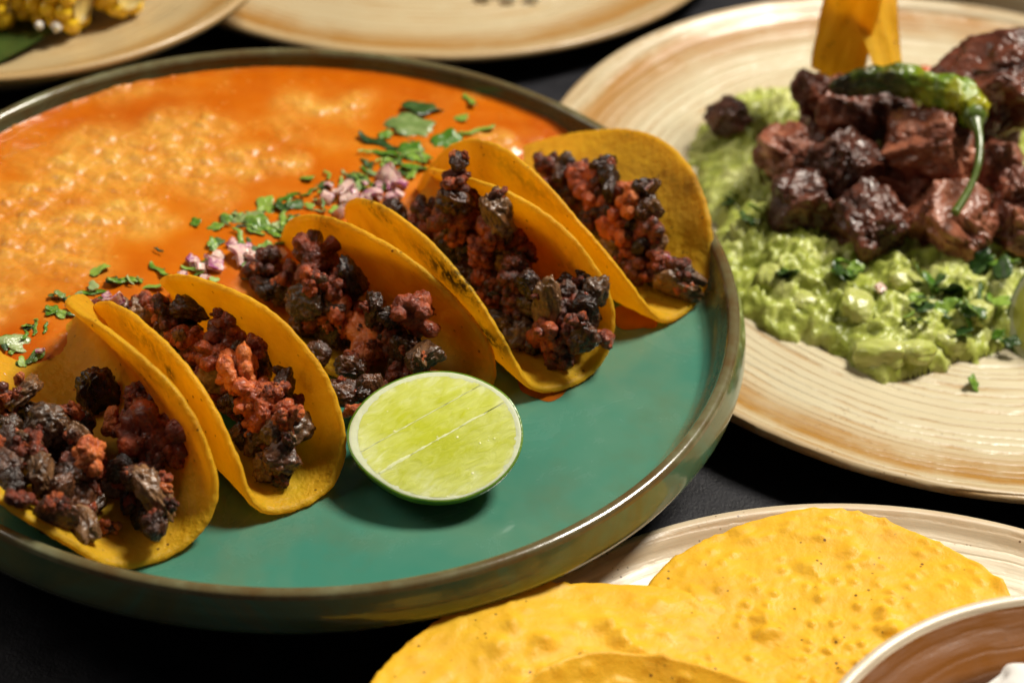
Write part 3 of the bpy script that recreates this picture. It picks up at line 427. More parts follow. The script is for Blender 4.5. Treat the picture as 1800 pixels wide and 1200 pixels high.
# ------------------------------------------------------------------ tacos
def sect(th, sb, kap, v):
    n = 24; f = (np.arange(n)+.5)/n; s = v[..., None]*f; t = np.clip(s/sb, 0, 1); a = th[..., None]*(t*t*(3-2*t))+kap*np.clip(s-sb, 0, None)
    return np.cos(a).mean(-1)*v, np.sin(a).mean(-1)*v
def taco_surface(p, u, v):
    x0, y0, yaw, pitch, R, thR, thL, kR, kL, sbR, sbL, hR, hL, twR, twL = p
    xr, zr = sect(thR+twR*u/R, sbR, kR, np.abs(v)); xl, zl = sect(thL+twL*u/R, sbL, kL, np.abs(v))
    x = np.where(v >= 0, xr, -xl); z = np.where(v >= 0, zr, zl)
    d = np.array([np.cos(yaw), np.sin(yaw), 0]); e = np.array([-np.sin(yaw), np.cos(yaw), 0]); k = np.array([0, 0, 1.0])
    d2 = d*np.cos(pitch)-k*np.sin(pitch); k2 = k*np.cos(pitch)+d*np.sin(pitch)
    return (u-R)[..., None]*d2+x[..., None]*e+z[..., None]*k2
def tortilla_mesh(p, seed, chars=(), th=.12):
    nr_, ns = 64, 300; t = np.linspace(.001, 1, nr_)**.75; a = np.linspace(0, 2*np.pi, ns, endpoint=False); T, A = np.meshgrid(t, a, indexing='ij')
    edge = 1+.010*perlin(P3(np.cos(A)*2.5, np.sin(A)*2.5, seed))+.006*perlin(P3(np.cos(A)*20, np.sin(A)*20, seed))+.004*perlin(P3(np.cos(A)*47, np.sin(A)*47, seed))
    R = p[4]; u = R*T*np.cos(A)*edge; v = R*T*np.sin(A)*edge*np.where(np.sin(A) >= 0, p[11], p[12])
    c = taco_surface(p, u, v); h = 1e-3
    n = np.cross(taco_surface(p, u+h, v)-taco_surface(p, u-h, v), taco_surface(p, u, v+h)-taco_surface(p, u, v-h)); n /= np.linalg.norm(n, axis=-1)[..., None]
    wav = .045*perlin(P3(u*.7, v*.7, seed))*sstep(.2, 1, T)+.020*fbm(P3(u*3, v*3, seed+4), 3)
    c = c+n*wav[..., None]
    tk = th*np.sqrt(np.clip(1-np.clip((T-.972)/.028, 0, 1)**2, 0.02, 1))*(1+.10*perlin(P3(u*2, v*2, seed+9)))
    up, lo = c+n*tk[..., None], c-n*tk[..., None]
    V = np.concatenate([up.reshape(-1, 3), lo[::-1].reshape(-1, 3)]); V = np.concatenate([V, up[:1].mean(1), lo[:1].mean(1)])
    N = 2*nr_; F = grid_faces(N, ns, True).tolist(); k = N*ns
    F += [[k, i, (i+1) % ns] for i in range(ns)]; o = (N-1)*ns; F += [[k+1, o+(i+1) % ns, o+i] for i in range(ns)]
    ch = np.zeros(u.shape)
    for cu, cv, ru, rv, w in chars: ch = np.maximum(ch, w*np.exp(-((u-cu)/ru)**2-((v-cv)/rv)**2))
    oil = .30*np.exp(-(v/1.5)**2)*sstep(1.0, .3, T)
    both = lambda q: np.concatenate([q.reshape(-1), q[::-1].reshape(-1), q[0, :1], q[0, :1]])
    return mesh("tortilla", V, F, attr={"char": both(ch), "oil": both(oil)})
def chunk_beef(seed, sq=.3):
    v, f = ico(5); q = np.sign(v)*np.abs(v)**(1-.3*sq); q /= np.abs(q).max(1)[:, None]**sq
    w = v+.22*np.stack([perlin(v*1.3+seed+k*7) for k in range(3)], -1)
    r = 1+.26*perlin(w*1.25+seed)+.13*perlin(w*2.7+seed*2)-.08*(1-np.clip(np.abs(perlin(w*np.array([3.5, 1.8, 2.6])+seed))*3, 0, 1))+.06*perlin(w*6+seed)+.03*perlin(w*13+seed)
    st = np.array([1.18+.22*math.sin(seed), .94, .76+.14*math.cos(seed*2)])
    return mesh("beef_chunk", q*.84*r[:, None]*st, f)
def chunk_crumble(seed, n=17):
    v, f = ico(5); rs = np.random.RandomState(seed); r = np.full(len(v), .45)
    for _ in range(n):
        c = rs.normal(size=3); c *= rs.uniform(.32, .78)/np.linalg.norm(c); k = rs.uniform(.20, .40); dd = v@c; disc = k*k-c@c+dd*dd
        r = np.where(disc > 0, np.maximum(r, dd+np.sqrt(np.maximum(disc, 0))), r)
    r = r*(1+.09*perlin(v*5+seed)+.06*perlin(v*11+seed)+.03*perlin(v*22+seed))
    return mesh("chorizo_crumble", v*r[:, None], f)
def onion_bit(seed):
    n = 9; a = np.linspace(-1, 1, n); X, Y = np.meshgrid(a, a, indexing='ij'); w = 1+.18*perlin(P3(X*1.3+seed, Y*1.3, seed))
    Zm = .45*(1-X**2)+.10*perlin(P3(X*1.5, Y*1.5, seed+3)); x, y = X*w, Y*w*(.75+.15*np.sin(seed))
    up = P3(x, y, Zm+.20); lo = P3(x*.93, y*.93, Zm-.20); V = np.concatenate([up.reshape(-1, 3), lo.reshape(-1, 3)])
    F = grid_faces(n, n)[:, ::-1].tolist()[::1]; F = [q[::-1] for q in F]; F += [[i+n*n for i in q[::-1]] for q in F[:]]
    ring = [i*n for i in range(n)]+[(n-1)*n+j for j in range(1, n)]+[i*n+n-1 for i in range(n-2, -1, -1)]+[j for j in range(n-2, 0, -1)]
    F += [[ring[i], ring[(i+1) % len(ring)], ring[(i+1) % len(ring)]+n*n, ring[i]+n*n] for i in range(len(ring))]
    return mesh("onion_bit", V, F)
BEEF = [chunk_beef(s*3.7+1, (.2, .35, .12, .42)[s % 4]) for s in range(10)]
CRUM = [chunk_crumble(s+20, 14+s % 3*5) for s in range(10)]
ONI = [onion_bit(s*1.9) for s in range(5)]
POOL = {}
for key, src in (('b', BEEF), ('g', BEEF), ('o', CRUM), ('r', CRUM), ('n', ONI)):
    POOL[key] = []
    for me in src:
        c = me.copy(); c.materials.clear(); c.materials.append(M['onion'] if key == 'n' else M[key]); POOL[key].append(c)
PIECE = {'b': "beef_chunk", 'g': "beef_chunk", 'o': "chorizo_crumble", 'r': "chorizo_crumble", 'n': "onion_bit"}
TLABEL = ["yellow corn taco with spread open shell at the left edge, first in row",
          "second taco from the left, packed with bright orange chorizo",
          "third taco from the left, directly behind the lime half",
          "fourth taco from the left, scorched brown on its left side",
          "rightmost taco, leaning wide open against the plate rim"]
CHARS = [((1.5, 4.6, 1.5, .5, .25),), ((0, -4.4, 1.5, .5, .4), (1.2, -3.9, .25, .25, 1)), ((-2, 4.6, 1.2, .5, .3),),
         ((2.2, -4.35, 1.9, .5, 1.0), (3.6, -2.9, .9, .35, 1.0), (-1.5, -4.7, 1.0, .3, .7)), ((0, -4.8, 2, .4, .35), (2.5, 4.2, 1.5, .3, .2))]
for i, p in enumerate(SHELLS):
    if i == 2: p[12] = .45
    base = np.array([p[0], p[1], 2.98])
    tc = thing("taco", TLABEL[i], "taco", base, "tacos in a row on the turquoise plate")
    put("tortilla", tortilla_mesh(p, i*5.3+1, CHARS[i]), M['tortilla'], tc)
    e = np.array([-math.sin(p[2]), math.cos(p[2])])
    for (x, y, z, r, kind, wid) in FILL[i]:
        if kind == 'b' and rnd.random() < .36: kind = rnd.choice('grr')
        me = rnd.choice(POOL[kind]); sq = min(1.0, wid*.5/max(r, .01))
        k = r*(1.32 if kind in 'or' else 1.10)
        o = put(PIECE[kind], me, None, tc, np.array([x, y, z])-base, (rnd.uniform(0, 6.3), rnd.uniform(0, 6.3), rnd.uniform(0, 6.3)),
                (k*rnd.uniform(.85, 1.15), k*rnd.uniform(.85, 1.2), k*rnd.uniform(.75, 1.0)) if kind != 'n' else (r, r, r*.8))

    for (x, y, z, r, kind, wid) in rnd.sample(FILL[i][:30], 22):
        for _ in range(2):
            kk = rnd.choice('ororgb'); k = rnd.uniform(.16, .27); a_ = rnd.uniform(0, 6.3)
            put(PIECE[kk], rnd.choice(POOL[kk]), None, tc, np.array([x+.62*r*math.cos(a_), y+.62*r*math.sin(a_), z+r*rnd.uniform(.2, .55)])-base, (rnd.uniform(0, 6.3), rnd.uniform(0, 6.3), 0), (k*1.3, k, k*.9))

# ------------------------------------------------------------------ lime halves
def lime_half(label, base, rot, a=2.42, b=2.12, c=1.45, ridge=(.16, .34)):
    L = thing("lime_half", label, "lime", base); L.rotation_euler = rot
    ca, sa = math.cos(.64), math.sin(.64); W0 = -.10
    def fold(x, y):                                     # the two cut faces meet in a low ridge along the core
        w = (-(x/a)*sa+(y/b)*ca)-W0
        return -np.where(w > 0, ridge[0], ridge[1])*(np.sqrt(w*w+.006)-.08)
    nu, ns = 26, 140; t = np.linspace(0, 1, nu); A = np.linspace(0, 2*np.pi, ns, endpoint=False); ph = t*np.pi/2
    lob = 1+.03*np.abs(np.cos(A))**8+.014*perlin(P3(np.cos(A)*1.7, np.sin(A)*1.7, 3.0))
    ring = np.concatenate([[.976, .992], np.cos(ph)])[:, None]*lob; x, y = a*ring*np.cos(A), b*ring*np.sin(A)
    z = np.concatenate([[.012, .010], -c*np.sin(ph)])[:, None]+fold(x, y)*np.concatenate([[1, 1], (1-t)**1.5])[:, None]
    put("rind", mesh("rind", P3(x, y, z).reshape(-1, 3), grid_faces(nu+2, ns, True)), M['rind'], L)
    rr = np.array([.984, .976, .966, .954, .942, .918, .888, .5, .001]); zz = np.array([-.02, .010, .016, .018, .018, .016, .012, -.03, -.03])
    off = np.array([0, 0, 0, .006, .014, .018, .018, .018, .018])[:, None]
    wob = 1+np.where(rr[:, None] < .93, .012, 0)*perlin(P3(np.cos(A)*6, np.sin(A)*6, 2.0))
    x, y = a*(rr[:, None]*lob*wob*np.cos(A)+off), b*(rr[:, None]*lob*wob*np.sin(A)-off)
    pith = put("pith", mesh("pith", P3(x, y, zz[:, None]+fold(x, y)+.005*perlin(P3(np.cos(A)*9, np.sin(A)*9, rr[:, None]*6))).reshape(-1, 3), grid_faces(len(rr), ns, True)[:, ::-1]), M['pith'], L)
    for k, (w0, w1) in enumerate([(-1.0, W0-.006), (W0+.006, .325), (.333, 1.0)]):
        n, m_ = 50, 70; W = np.linspace(w0, w1, n)*.925; Wg, Tg = np.meshgrid(W, np.linspace(-1, 1, m_), indexing='ij'); Ug = Tg*np.sqrt(np.clip(.925**2-Wg**2, 0, 1))
        x = a*(Ug*ca-Wg*sa+.018); y = b*(Ug*sa+Wg*ca-.018)
        z = .012+fold(x, y)+.035*(1-Ug**2-Wg**2)+.006*perlin(P3(x*1.8, y*1.8, k))+.006*perlin(P3((x*ca+y*sa)*3, (y*ca-x*sa)*8, 5.0))
        put("pulp_segment", mesh("pulp_segment", P3(x, y, z).reshape(-1, 3), grid_faces(n, m_)), M['pulp'], pith)
    for w, wd, t0, t1 in ((W0, .030, -.97, .72), (.329, .011, -.95, .85)):
        T_ = np.linspace(t0, t1, 70); U = T_*math.sqrt(.925**2-(w*.925)**2); w_ = w*.925+.014*perlin(P3(T_*3.5, w*9, 1.0))+.006*perlin(P3(T_*13, w*9, 7.0))
        wdt = np.maximum(wd*(.45+.9*np.clip(perlin(P3(T_*2.6, 4.0, w)), -.4, 1)+.5*perlin(P3(T_*12, 8.0, w)))*(1.25-.6*T_), .004)
        side = np.stack([w_-wdt, w_, w_+wdt], 0); x, y = a*(U*ca-side*sa+.018), b*(U*sa+side*ca-.018)
        z = fold(x, y)+.035*(1-U**2-side**2)+.016+np.array([-.010, .012, -.010])[:, None]
        put("membrane", mesh("membrane", P3(x, y, z).reshape(-1, 3), grid_faces(3, 70)[:, ::-1]), M['membrane'], pith)
    return L
lime_half("juicy cut lime half lying face up on the turquoise plate", (5.22, -9.75, 4.50), (math.radians(18), math.radians(-3), math.radians(4)))
lime_half("lime half cut off by the right picture edge beside the guacamole", (25.5, 1.1, 2.5), (math.radians(38), math.radians(-50), math.radians(10)), 2.2, 2.0, 1.7)

# ------------------------------------------------------------------ cilantro and onion on the soup
def leaf_mesh(seed, lobes=5, size=1.0):
    a = np.linspace(0, 2*np.pi, 48, endpoint=False); rs = np.random.RandomState(seed)
    r = .62+.30*np.abs(np.cos(a*lobes/2+rs.uniform(0, 3)))+.10*perlin(P3(np.cos(a)*3+seed, np.sin(a)*3, seed))
    t = np.array([1, .7, .35, .02]); x = t[:, None]*r*np.cos(a); y = t[:, None]*r*np.sin(a)*.72
    z = .14*perlin(P3(x*1.4+seed, y*1.4, 1.0))+.06*np.sin(a*lobes)*t[:, None]**2
    up = P3(x, y, z+.025); lo = P3(x, y, z-.025)[::-1]
    V = np.concatenate([lo[::-1][:0].reshape(-1, 3), up[::-1].reshape(-1, 3), lo[::-1].reshape(-1, 3)])
    return mesh("leaf", V, grid_faces(8, 48, True)[:, ::-1])
def strip_mesh(seed):
    rs = np.random.RandomState(seed); n = 16; t = np.linspace(-1, 1, n); cv = rs.uniform(-.35, .35)
    w = .17*(1+.35*perlin(P3(t*3, seed, 0.0)))*np.sqrt(np.clip(1-.75*t**4, .1, 1)); path = P3(t, cv*(1-t*t)+.07*np.sin(t*5+seed), .10*perlin(P3(t*1.5, seed, 4.0)))
    a = np.linspace(0, 2*np.pi, 8, endpoint=False)
    v = path[:, None]+P3(0*a[None]*t[:, None], np.cos(a)[None]*w[:, None], np.sin(a)[None]*(.045+.3*np.cos(a)[None]**2*.1))
    F = grid_faces(n, 8, True).tolist(); F += [list(range(8))[::-1], [(n-1)*8+i for i in range(8)]]
    return mesh("strip", v.reshape(-1, 3), F)
LEAVES = [leaf_mesh(s, 3+s % 3) for s in range(5)]; STRIPS = [strip_mesh(s) for s in range(6)]
VAR = {}
def variant(me, mat):
    k = (me.name, mat.name)
    if k not in VAR:
        c = me.copy(); c.materials.clear(); c.materials.append(mat); VAR[k] = c
    return VAR[k]
def cluster(x, y):
    s = (x-SP[0])*.74+(y-SP[1])*.67
    if s > 3.4: return "chopped green cilantro piece floating in the soup behind the fourth taco", "cilantro behind the fourth taco"
    if s > -2.2: return "chopped green cilantro piece floating in the soup behind the third taco", "cilantro behind the third taco"
    return "chopped green cilantro piece floating in the soup behind the leftmost tacos", "cilantro behind the leftmost tacos"
def describe(lab, me, ln):
    mat = me.materials[0].name; shade = "dark" if "dark" in mat else ("pale" if "pale" in mat else "bright")
    form = "strip" if "strip" in me.name else "leaf scrap"
    return lab.replace("chopped green cilantro piece", ("tiny " if ln < .4 else ("long " if ln > .7 and form == "strip" else "")) + shade + " green cilantro " + form)
UNIQ = {0: "pale two-lobed cilantro leaf floating in the soup, largest leaf", 1: "dark bent cilantro leaf floating farthest back above the pale leaf", 2: "thin hooked cilantro strip near the back plate rim",
        4: "straight cilantro strip just above the fourth taco's tip", 5: "pale cilantro leaf touching the tip of the fourth taco", 31: "lone small cilantro scrap in open soup", 35: "cilantro leaf alone on the soup above the second taco"}
for i, (x, y, ln, kind, ang) in enumerate(CIL+[[x+rnd.uniform(-.8, .8), y+rnd.uniform(-.5, .5), rnd.uniform(.35, .6), rnd.choice(('bit', 'strip', 'dstrip')), rnd.uniform(-90, 90)] for x, y, *_ in CIL[6:35:1]]):
    lab, grp = cluster(x, y); z = float(soup_h(x, y))+.06
    if kind in ('strip', 'dstrip'):
        me = variant(rnd.choice(STRIPS), M['cild'] if kind == 'dstrip' else M['cil']); sc = (ln*.66, ln*.9, ln*.8)
    else:
        me = variant(rnd.choice(LEAVES), {'leaf': M['cilp'] if i % 2 == 0 else M['cil'], 'dark': M['cild'], 'bit': rnd.choice([M['cil'], M['cil'], M['cild']])}[kind]); sc = (ln*.74, ln*.74, ln*.55)
    put("cilantro_piece", me, None, None, (x, y, z), (rnd.uniform(-.35, .35), rnd.uniform(-.3, .3), math.radians(ang)*1.3+rnd.uniform(-.2, .2)), sc,
        UNIQ.get(i, describe(lab, me, ln)), "cilantro", "cilantro on the soup" if i in UNIQ else grp)
for i, (x, y, r) in enumerate(ONS):
    s = (x-SP[0])*.74+(y-SP[1])*.67
    lab, grp = ("diced red onion piece in the soup between third and fourth taco", "onion between third and fourth taco") if s > 1.2 else \
               (("diced red onion piece in the soup between second and third taco", "onion between second and third taco") if s > -3 else ("diced red onion scrap in the soup beside the leftmost taco", "onion beside the leftmost taco"))
    put("onion_piece", variant(rnd.choice(ONI), M['onion']), None, None, (x, y, float(soup_h(x, y))+.12), (rnd.uniform(-.9, .9), rnd.uniform(-.9, .9), rnd.uniform(0, 6.3)), (r*.68, r*.68, r*.7), ("larger " if r > .4 else "small ")+lab, "onion", grp)

BAND = [(2.9, 5.4, 1.0, .6, 16), (1.9, 3.6, .8, .6, 12), (.4, 2.2, .7, .5, 8), (-1.3, .9, 1.0, .6, 16), (-1.9, -.9, .9, .5, 12), (-4.6, -2.6, 1.1, .5, 9), (-6.1, -4.0, .8, .5, 9), (-7.4, -6.0, .6, .6, 9)]
for cx, cy, sx, sy, n in BAND:
    for k in range(n):
        x, y = cx+rnd.gauss(0, sx)*.74-rnd.gauss(0, sy)*.4, cy+rnd.gauss(0, sx)*.5+rnd.gauss(0, sy)*.5
        lab, grp = cluster(x, y); st = rnd.random() < .45; ln = rnd.uniform(.24, .48)
        me = variant(rnd.choice(STRIPS if st else LEAVES), rnd.choice([M['cil'], M['cil'], M['cild'], M['cilp']])); sc = (ln*.66, ln*.8, ln*.8) if st else (ln*.62, ln*.62, ln*.5)
        put("cilantro_piece", me, None, None, (x, y, float(soup_h(x, y))+rnd.uniform(.04, .16)), (rnd.uniform(-.5, .5), rnd.uniform(-.5, .5), rnd.uniform(0, 6.3)), sc, describe(lab, me, ln), "cilantro", grp)
for cx, cy, n in [(2.4, 3.4, 7), (1.5, 2.6, 7), (-1.5, -1.0, 7), (-2.6, -1.7, 6), (-5.2, -4.0, 4)]:
    for k in range(n):
        x, y = cx+rnd.gauss(0, .55), cy+rnd.gauss(0, .4); s = (x-SP[0])*.74+(y-SP[1])*.67; r = rnd.uniform(.12, .21)
        lab, grp = ("diced red onion piece in the soup between third and fourth taco", "onion between third and fourth taco") if s > 1.2 else (("diced red onion piece in the soup between second and third taco", "onion between second and third taco") if s > -3 else ("diced red onion scrap in the soup beside the leftmost taco", "onion beside the leftmost taco"))
        put("onion_piece", variant(rnd.choice(ONI), M['onion']), None, None, (x, y, float(soup_h(x, y))+.10), (rnd.uniform(-.9, .9), rnd.uniform(-.9, .9), rnd.uniform(0, 6.3)), (r, r, r*1.1), "tiny "+lab, "onion", grp)

# ------------------------------------------------------------------ guacamole, steak, chili, chips on the right plate
gp = np.array(GUAC); gx = np.arange(12.4, 28.4, .085); gy = np.arange(-2.4, 19.2, .085); X, Y = np.meshgrid(gx, gy, indexing='ij')
def poly_sdf(px, py, poly):
    d = np.full(px.shape, 1e9); ins = np.zeros(px.shape, bool); n = len(poly)
    for i in range(n):
        a, b = poly[i], poly[(i+1) % n]; e = b-a; wx, wy = px-a[0], py-a[1]; t = np.clip((wx*e[0]+wy*e[1])/(e@e), 0, 1)
        d = np.minimum(d, np.hypot(wx-t*e[0], wy-t*e[1])); c = ((a[1] > py) != (b[1] > py)) & (px < (b[0]-a[0])*(py-a[1])/(b[1]-a[1]+1e-12)+a[0]); ins ^= c
    return np.where(ins, d, -d)
D = poly_sdf(X, Y, gp)
for _ in range(3):
    for ax in (0, 1):
        D = sum(np.roll(D, k_, ax) for k_ in range(-4, 5))/9
D = D+.35*perlin(P3(X*.8, Y*.8, 2.0))+.18*perlin(P3(X*2.2, Y*2.2, 6.0))
plate_z = .74
def guac_z(D, X, Y):
    h = 1.25*np.sqrt(np.clip(D/1.9, 0, 1))
    wx, wy = X+.35*perlin(P3(X*.9, Y*.9, 1.0)), Y+.35*perlin(P3(X*.9, Y*.9, 21.0))
    w = perlin(P3(wx*.75, wy*.75, 3.0)); w2 = fbm(P3(wx*1.7, wy*1.7, 8.0), 3); w3 = np.abs(perlin(P3(wx*2.6, wy*2.6, 5.0)))
    return plate_z+h*(.98+.24*w+.26*w2-.20*(1-np.clip(w3*3, 0, 1)))
Z = guac_z(D, X, Y); Z = np.where(D < .02, plate_z-.05, Z)
fq = grid_faces(len(gx), len(gy)); ok = (D.reshape(-1)[fq] > -.09).all(1); fq = fq[ok]; used = np.unique(fq); remap = np.full(D.size, -1); remap[used] = np.arange(len(used))
gbase = np.array([20.0, 7.0, plate_z])
gu = thing("guacamole", "chunky pale green guacamole mound under the steak cubes", "guacamole", gbase)
put("mash", mesh("mash", (P3(X, Y, Z).reshape(-1, 3)-gbase)[used], remap[fq]), M['guac'], gu)
def guac_at(x, y):
    return float(Z[min(len(gx)-1, max(0, int(round((x-gx[0])/.085)))), min(len(gy)-1, max(0, int(round((y-gy[0])/.085))))])
def avocado_mesh(seed):
    v, f = ico(5); sq = .3; q = v/(np.abs(v).max(1)[:, None]**sq); r = 1+.20*perlin(v*1.1+seed)+.07*perlin(v*2.6+seed)+.02*perlin(v*7+seed)
    return mesh("avocado_chunk", q*.85*r[:, None], f)
AV = [variant(avocado_mesh(s_), M['avocado']) for s_ in (71.0, 83.0, 97.0, 31.0)]
for x, y, r in [(19.3, -.25, .95), (20.4, -.25, .75), (17.1, 2.1, .75), (18.6, 1.5, .8), (15.8, 3.0, .65), (21.8, .7, .7), (15.0, 5.6, .6), (22.8, 1.9, .65), (20.3, 2.9, .6)]:
    put("avocado_chunk", rnd.choice(AV), None, gu, np.array([x, y, guac_at(x, y)-.22*r])-gbase, (rnd.uniform(-.4, .4), rnd.uniform(-.4, .4), rnd.uniform(0, 6)), (r*1.1, r*.85, r*.62))
def steak_mesh(seed):
    v, f = ico(6); sq = .42; q = np.sign(v)*np.abs(v)**(1-.4*sq); q /= np.abs(q).max(1)[:, None]**sq
    gr = np.abs(perlin(v*np.array([1.2, 7.5, 4.5])+seed))
    r = 1+.30*perlin(v*1.3+seed)+.16*perlin(v*2.9+seed)-.15*(1-np.clip(gr*3, 0, 1))*sstep(-.2, .5, perlin(v*1.5+seed+9))+.05*perlin(v*7+seed)+.022*perlin(v*15+seed)
    return mesh("steak_cube", q*.82*r[:, None], f)
STK = [steak_mesh(s*4.1+2) for s in range(7)]
SLAB = ["ragged steak cube at the front left of the meat pile", "steak cube at the front middle with a pointed right corner", "steak cube under the chili stem's tip, front right", "steak cube cut by the right picture edge at the front",
        "flat topped steak cube in the middle of the pile", "large grooved steak cube directly below the chili's middle", "steak cube just right of the hanging chili stem", "largest reddish steak piece at the top right of the pile",
        "small dark steak piece alone at the far left on guacamole", "dark steak cube on the left flank of the pile", "dark steak cube at the pile's upper left below the chip", "black shaded steak cube under the chili's dark end",
        "steak cube in shadow behind the front middle cube", "steak cube behind the chili's stem end", "steak piece at the right picture edge above the front cube", "steak cube hidden low between front left and flat topped cubes", "steak cube directly under the chili's charred half"]
for i, (x, y, z, r) in enumerate(STEAK):
    put("steak_cube", variant(STK[i % 7], M['steak']), None, None, (x, y, z), (rnd.uniform(-.5, .5), rnd.uniform(-.5, .5), rnd.uniform(0, 6.3)), (r*1.22, r*rnd.uniform(1.0, 1.2), r*rnd.uniform(.95, 1.1)), SLAB[i], "steak", "steak cubes piled on the guacamole")
for k, (x, y, z, r) in enumerate([(18.6, 8.6, 1.9, 1.2), (20.8, 9.2, 2.0, 1.4), (22.9, 8.6, 2.1, 1.3), (21.5, 11.0, 2.4, 1.5), (18.6, 11.2, 2.3, 1.4), (23.8, 11.2, 2.7, 1.5), (20.2, 6.6, 1.8, 1.0), (23.4, 6.4, 1.9, 1.0), (16.9, 9.6, 1.9, 1.1)]):
    put("steak_cube", variant(STK[k % 7], M['steak']), None, None, (x, y, z), (rnd.uniform(-.6, .6), rnd.uniform(-.6, .6), rnd.uniform(0, 6.3)), r, "steak cube buried inside the meat pile under the others", "steak", "buried steak cubes")

pp = resample(PEPPER, 9); pp[:, 2] -= .55*np.linspace(-1, 1, len(pp))**2-.1; tt = np.linspace(0, 1, len(pp)); rad = np.interp(tt, [0, .04, .12, .3, .5, .7, .85, .95, 1], [.15, .30, .42, .50, .56, .72, .78, .64, .3])
pv, pf = tube(pp, rad, 40, lambda t, a: (1-.22*np.abs(np.cos(a))**3)*(1+.30*perlin(P3(t*6, np.cos(a)*1.2, np.sin(a)*1.2))-.20*(1-np.clip(np.abs(perlin(P3(t*9, np.cos(a)*1.9, np.sin(a)*1.9)))*4, 0, 1)))+.12*perlin(P3(t*15, np.cos(a)*2.4, np.sin(a)*2.4))+.05*perlin(P3(t*32, np.cos(a)*5, np.sin(a)*5)))
pb = np.array([20.5, 9.3, 5.0]); chl = thing("chili_pepper", "blistered shiny green chili with dark charred left half on the steak", "chili", pb)
put("pod", mesh("pod", pv-pb, pf, attr={"char": np.repeat(sstep(.62, .34, tt), 40)}), M['pepper'], chl)
sp_ = resample(STEM, 8); ts_ = np.linspace(0, 1, len(sp_))
sv, sf = tube(sp_, np.interp(ts_, [0, .06, .18, .6, 1], [.34, .26, .15, .12, .15]), 14, lambda t, a: 1+.08*np.sin(a*5))
cv_, cf_ = ico(3); cap = cv_*np.array([.42, .42, .22])*(1+.15*perlin(cv_*3))[:, None]; cp_ = np.array(STEM[0])+np.array([.05, .25, -.35])-pb
ca_m = Matrix.Rotation(.9, 3, 'X'); cap = np.array([list(ca_m @ Vector(q)) for q in cap])+cp_
cal = put("calyx", mesh("calyx", cap, cf_), M['stem'], chl)
sv[:, 2] -= .35*np.repeat(np.clip(1-ts_*2, 0, 1), 14)
put("stem", mesh("stem", sv-pb, sf), M['stem'], cal)

def chip(label, base, width0, width1, height, yaw, lean, curl, seed):
    n, m_ = 40, 24; s, w = np.meshgrid(np.linspace(0, 1, n), np.linspace(-1, 1, m_), indexing='ij')
    wd = (width0+(width1-width0)*s)*(1+.05*perlin(P3(s*5, np.sign(w)*2, seed))); x = w*wd; z = s*height
    y = curl*(w*w)*wd+.16*perlin(P3(s*2.2+seed, w*1.3, 1.0))+.05*perlin(P3(s*7, w*5, seed))+lean*s*height
    z = z+.15*np.abs(w)**2*(1-s)
    th = .085*(1+.2*perlin(P3(s*6, w*4, seed+3)))
    up, lo = P3(x, y+th, z), P3(x, y-th, z); V = np.concatenate([up.reshape(-1, 3), lo.reshape(-1, 3)]); k = n*m_
    F = grid_faces(n, m_)[:, ::-1].tolist(); F = F+[[i+k for i in q[::-1]] for q in F]
    ring = [i*m_ for i in range(n)]+[(n-1)*m_+j for j in range(1, m_)]+[i*m_+m_-1 for i in range(n-2, -1, -1)]+[j for j in range(m_-2, 0, -1)]
    F += [[ring[i], ring[i]+k, ring[(i+1) % len(ring)]+k, ring[(i+1) % len(ring)]] for i in range(len(ring))]
    me = mesh("chip", V, F, attr={"char": np.zeros(2*k), "oil": np.zeros(2*k)})
    put("fried_chip", me, M['chip'], None, base, (0, 0, yaw), None, label, "chip", "fried chips stuck upright in the steak pile")
chip("upright orange fried chip standing left, partly behind the brighter chip", (18.35, 12.6, 3.9), 1.0, 1.15, 6.0, math.radians(-28), .03, .10, 2.0)
chip("bright yellow fried chip standing right, its point on the green chili", (20.1, 11.3, 4.9), .5, 1.55, 4.6, math.radians(22), 1.05, .10, 6.0)
v, f = ico(3); put("tomato_bit", mesh("tomato_bit", v*np.array([.75, .5, .45])*(1+.2*perlin(v*2))[:, None], f), M['tomato'], None, (22.3, 15.4, 2.6), label="small red tomato bit behind the chili and chip", cat="tomato")
put("onion_piece", variant(ONI[2], M['onion']), None, None, (19.4, 2.25, guac_at(19.4, 2.25)+.1), (.5, .3, 1), .26, "single purple onion bit on the guacamole", "onion")
GCIL[5][:2] = [22.45, -1.0]
for i, (x, y, ln) in enumerate(GCIL):
    z = (guac_at(x, y) if i not in (5,) else plate_z)+.10
    for k in range(3 if i not in (5,) else 1):
        st = (i+k) % 3 == 0
        me = variant(rnd.choice(STRIPS if st else LEAVES), M['cil'] if (i+k) % 2 else M['cild'])
        sc = ln*(.95 if st else .85)*rnd.uniform(.75, 1.1)
        put("cilantro_piece", me, None, None, (x+rnd.uniform(-.35, .35)*(k > 0), y+rnd.uniform(-.35, .35)*(k > 0), z+.10*k), (rnd.uniform(-.8, .8), rnd.uniform(-.8, .8), rnd.uniform(0, 6.3)), sc,
            "curled cilantro leaf fallen on the plate below the guacamole" if i == 5 else ("cilantro scrap on the guacamole left of the meat pile" if x < 17 else ("cilantro leaf on the guacamole at the front middle of the meat" if x < 20.2 else ("dark " if (i+k) % 2 == 0 else "bright ")+("cilantro strip " if st else "cilantro leaf ")+("in the guacamole heap beside the cut off lime" if x > 23 else ("in the guacamole heap just below the front steak cubes" if y > 2.2 else "in the guacamole heap near its lower front edge")))),
            "cilantro", "cilantro on the guacamole" if i == 5 else ("cilantro left on the guacamole" if x < 17 else ("cilantro at the front middle" if x < 20.2 else "cilantro heap on the right of the guacamole")))

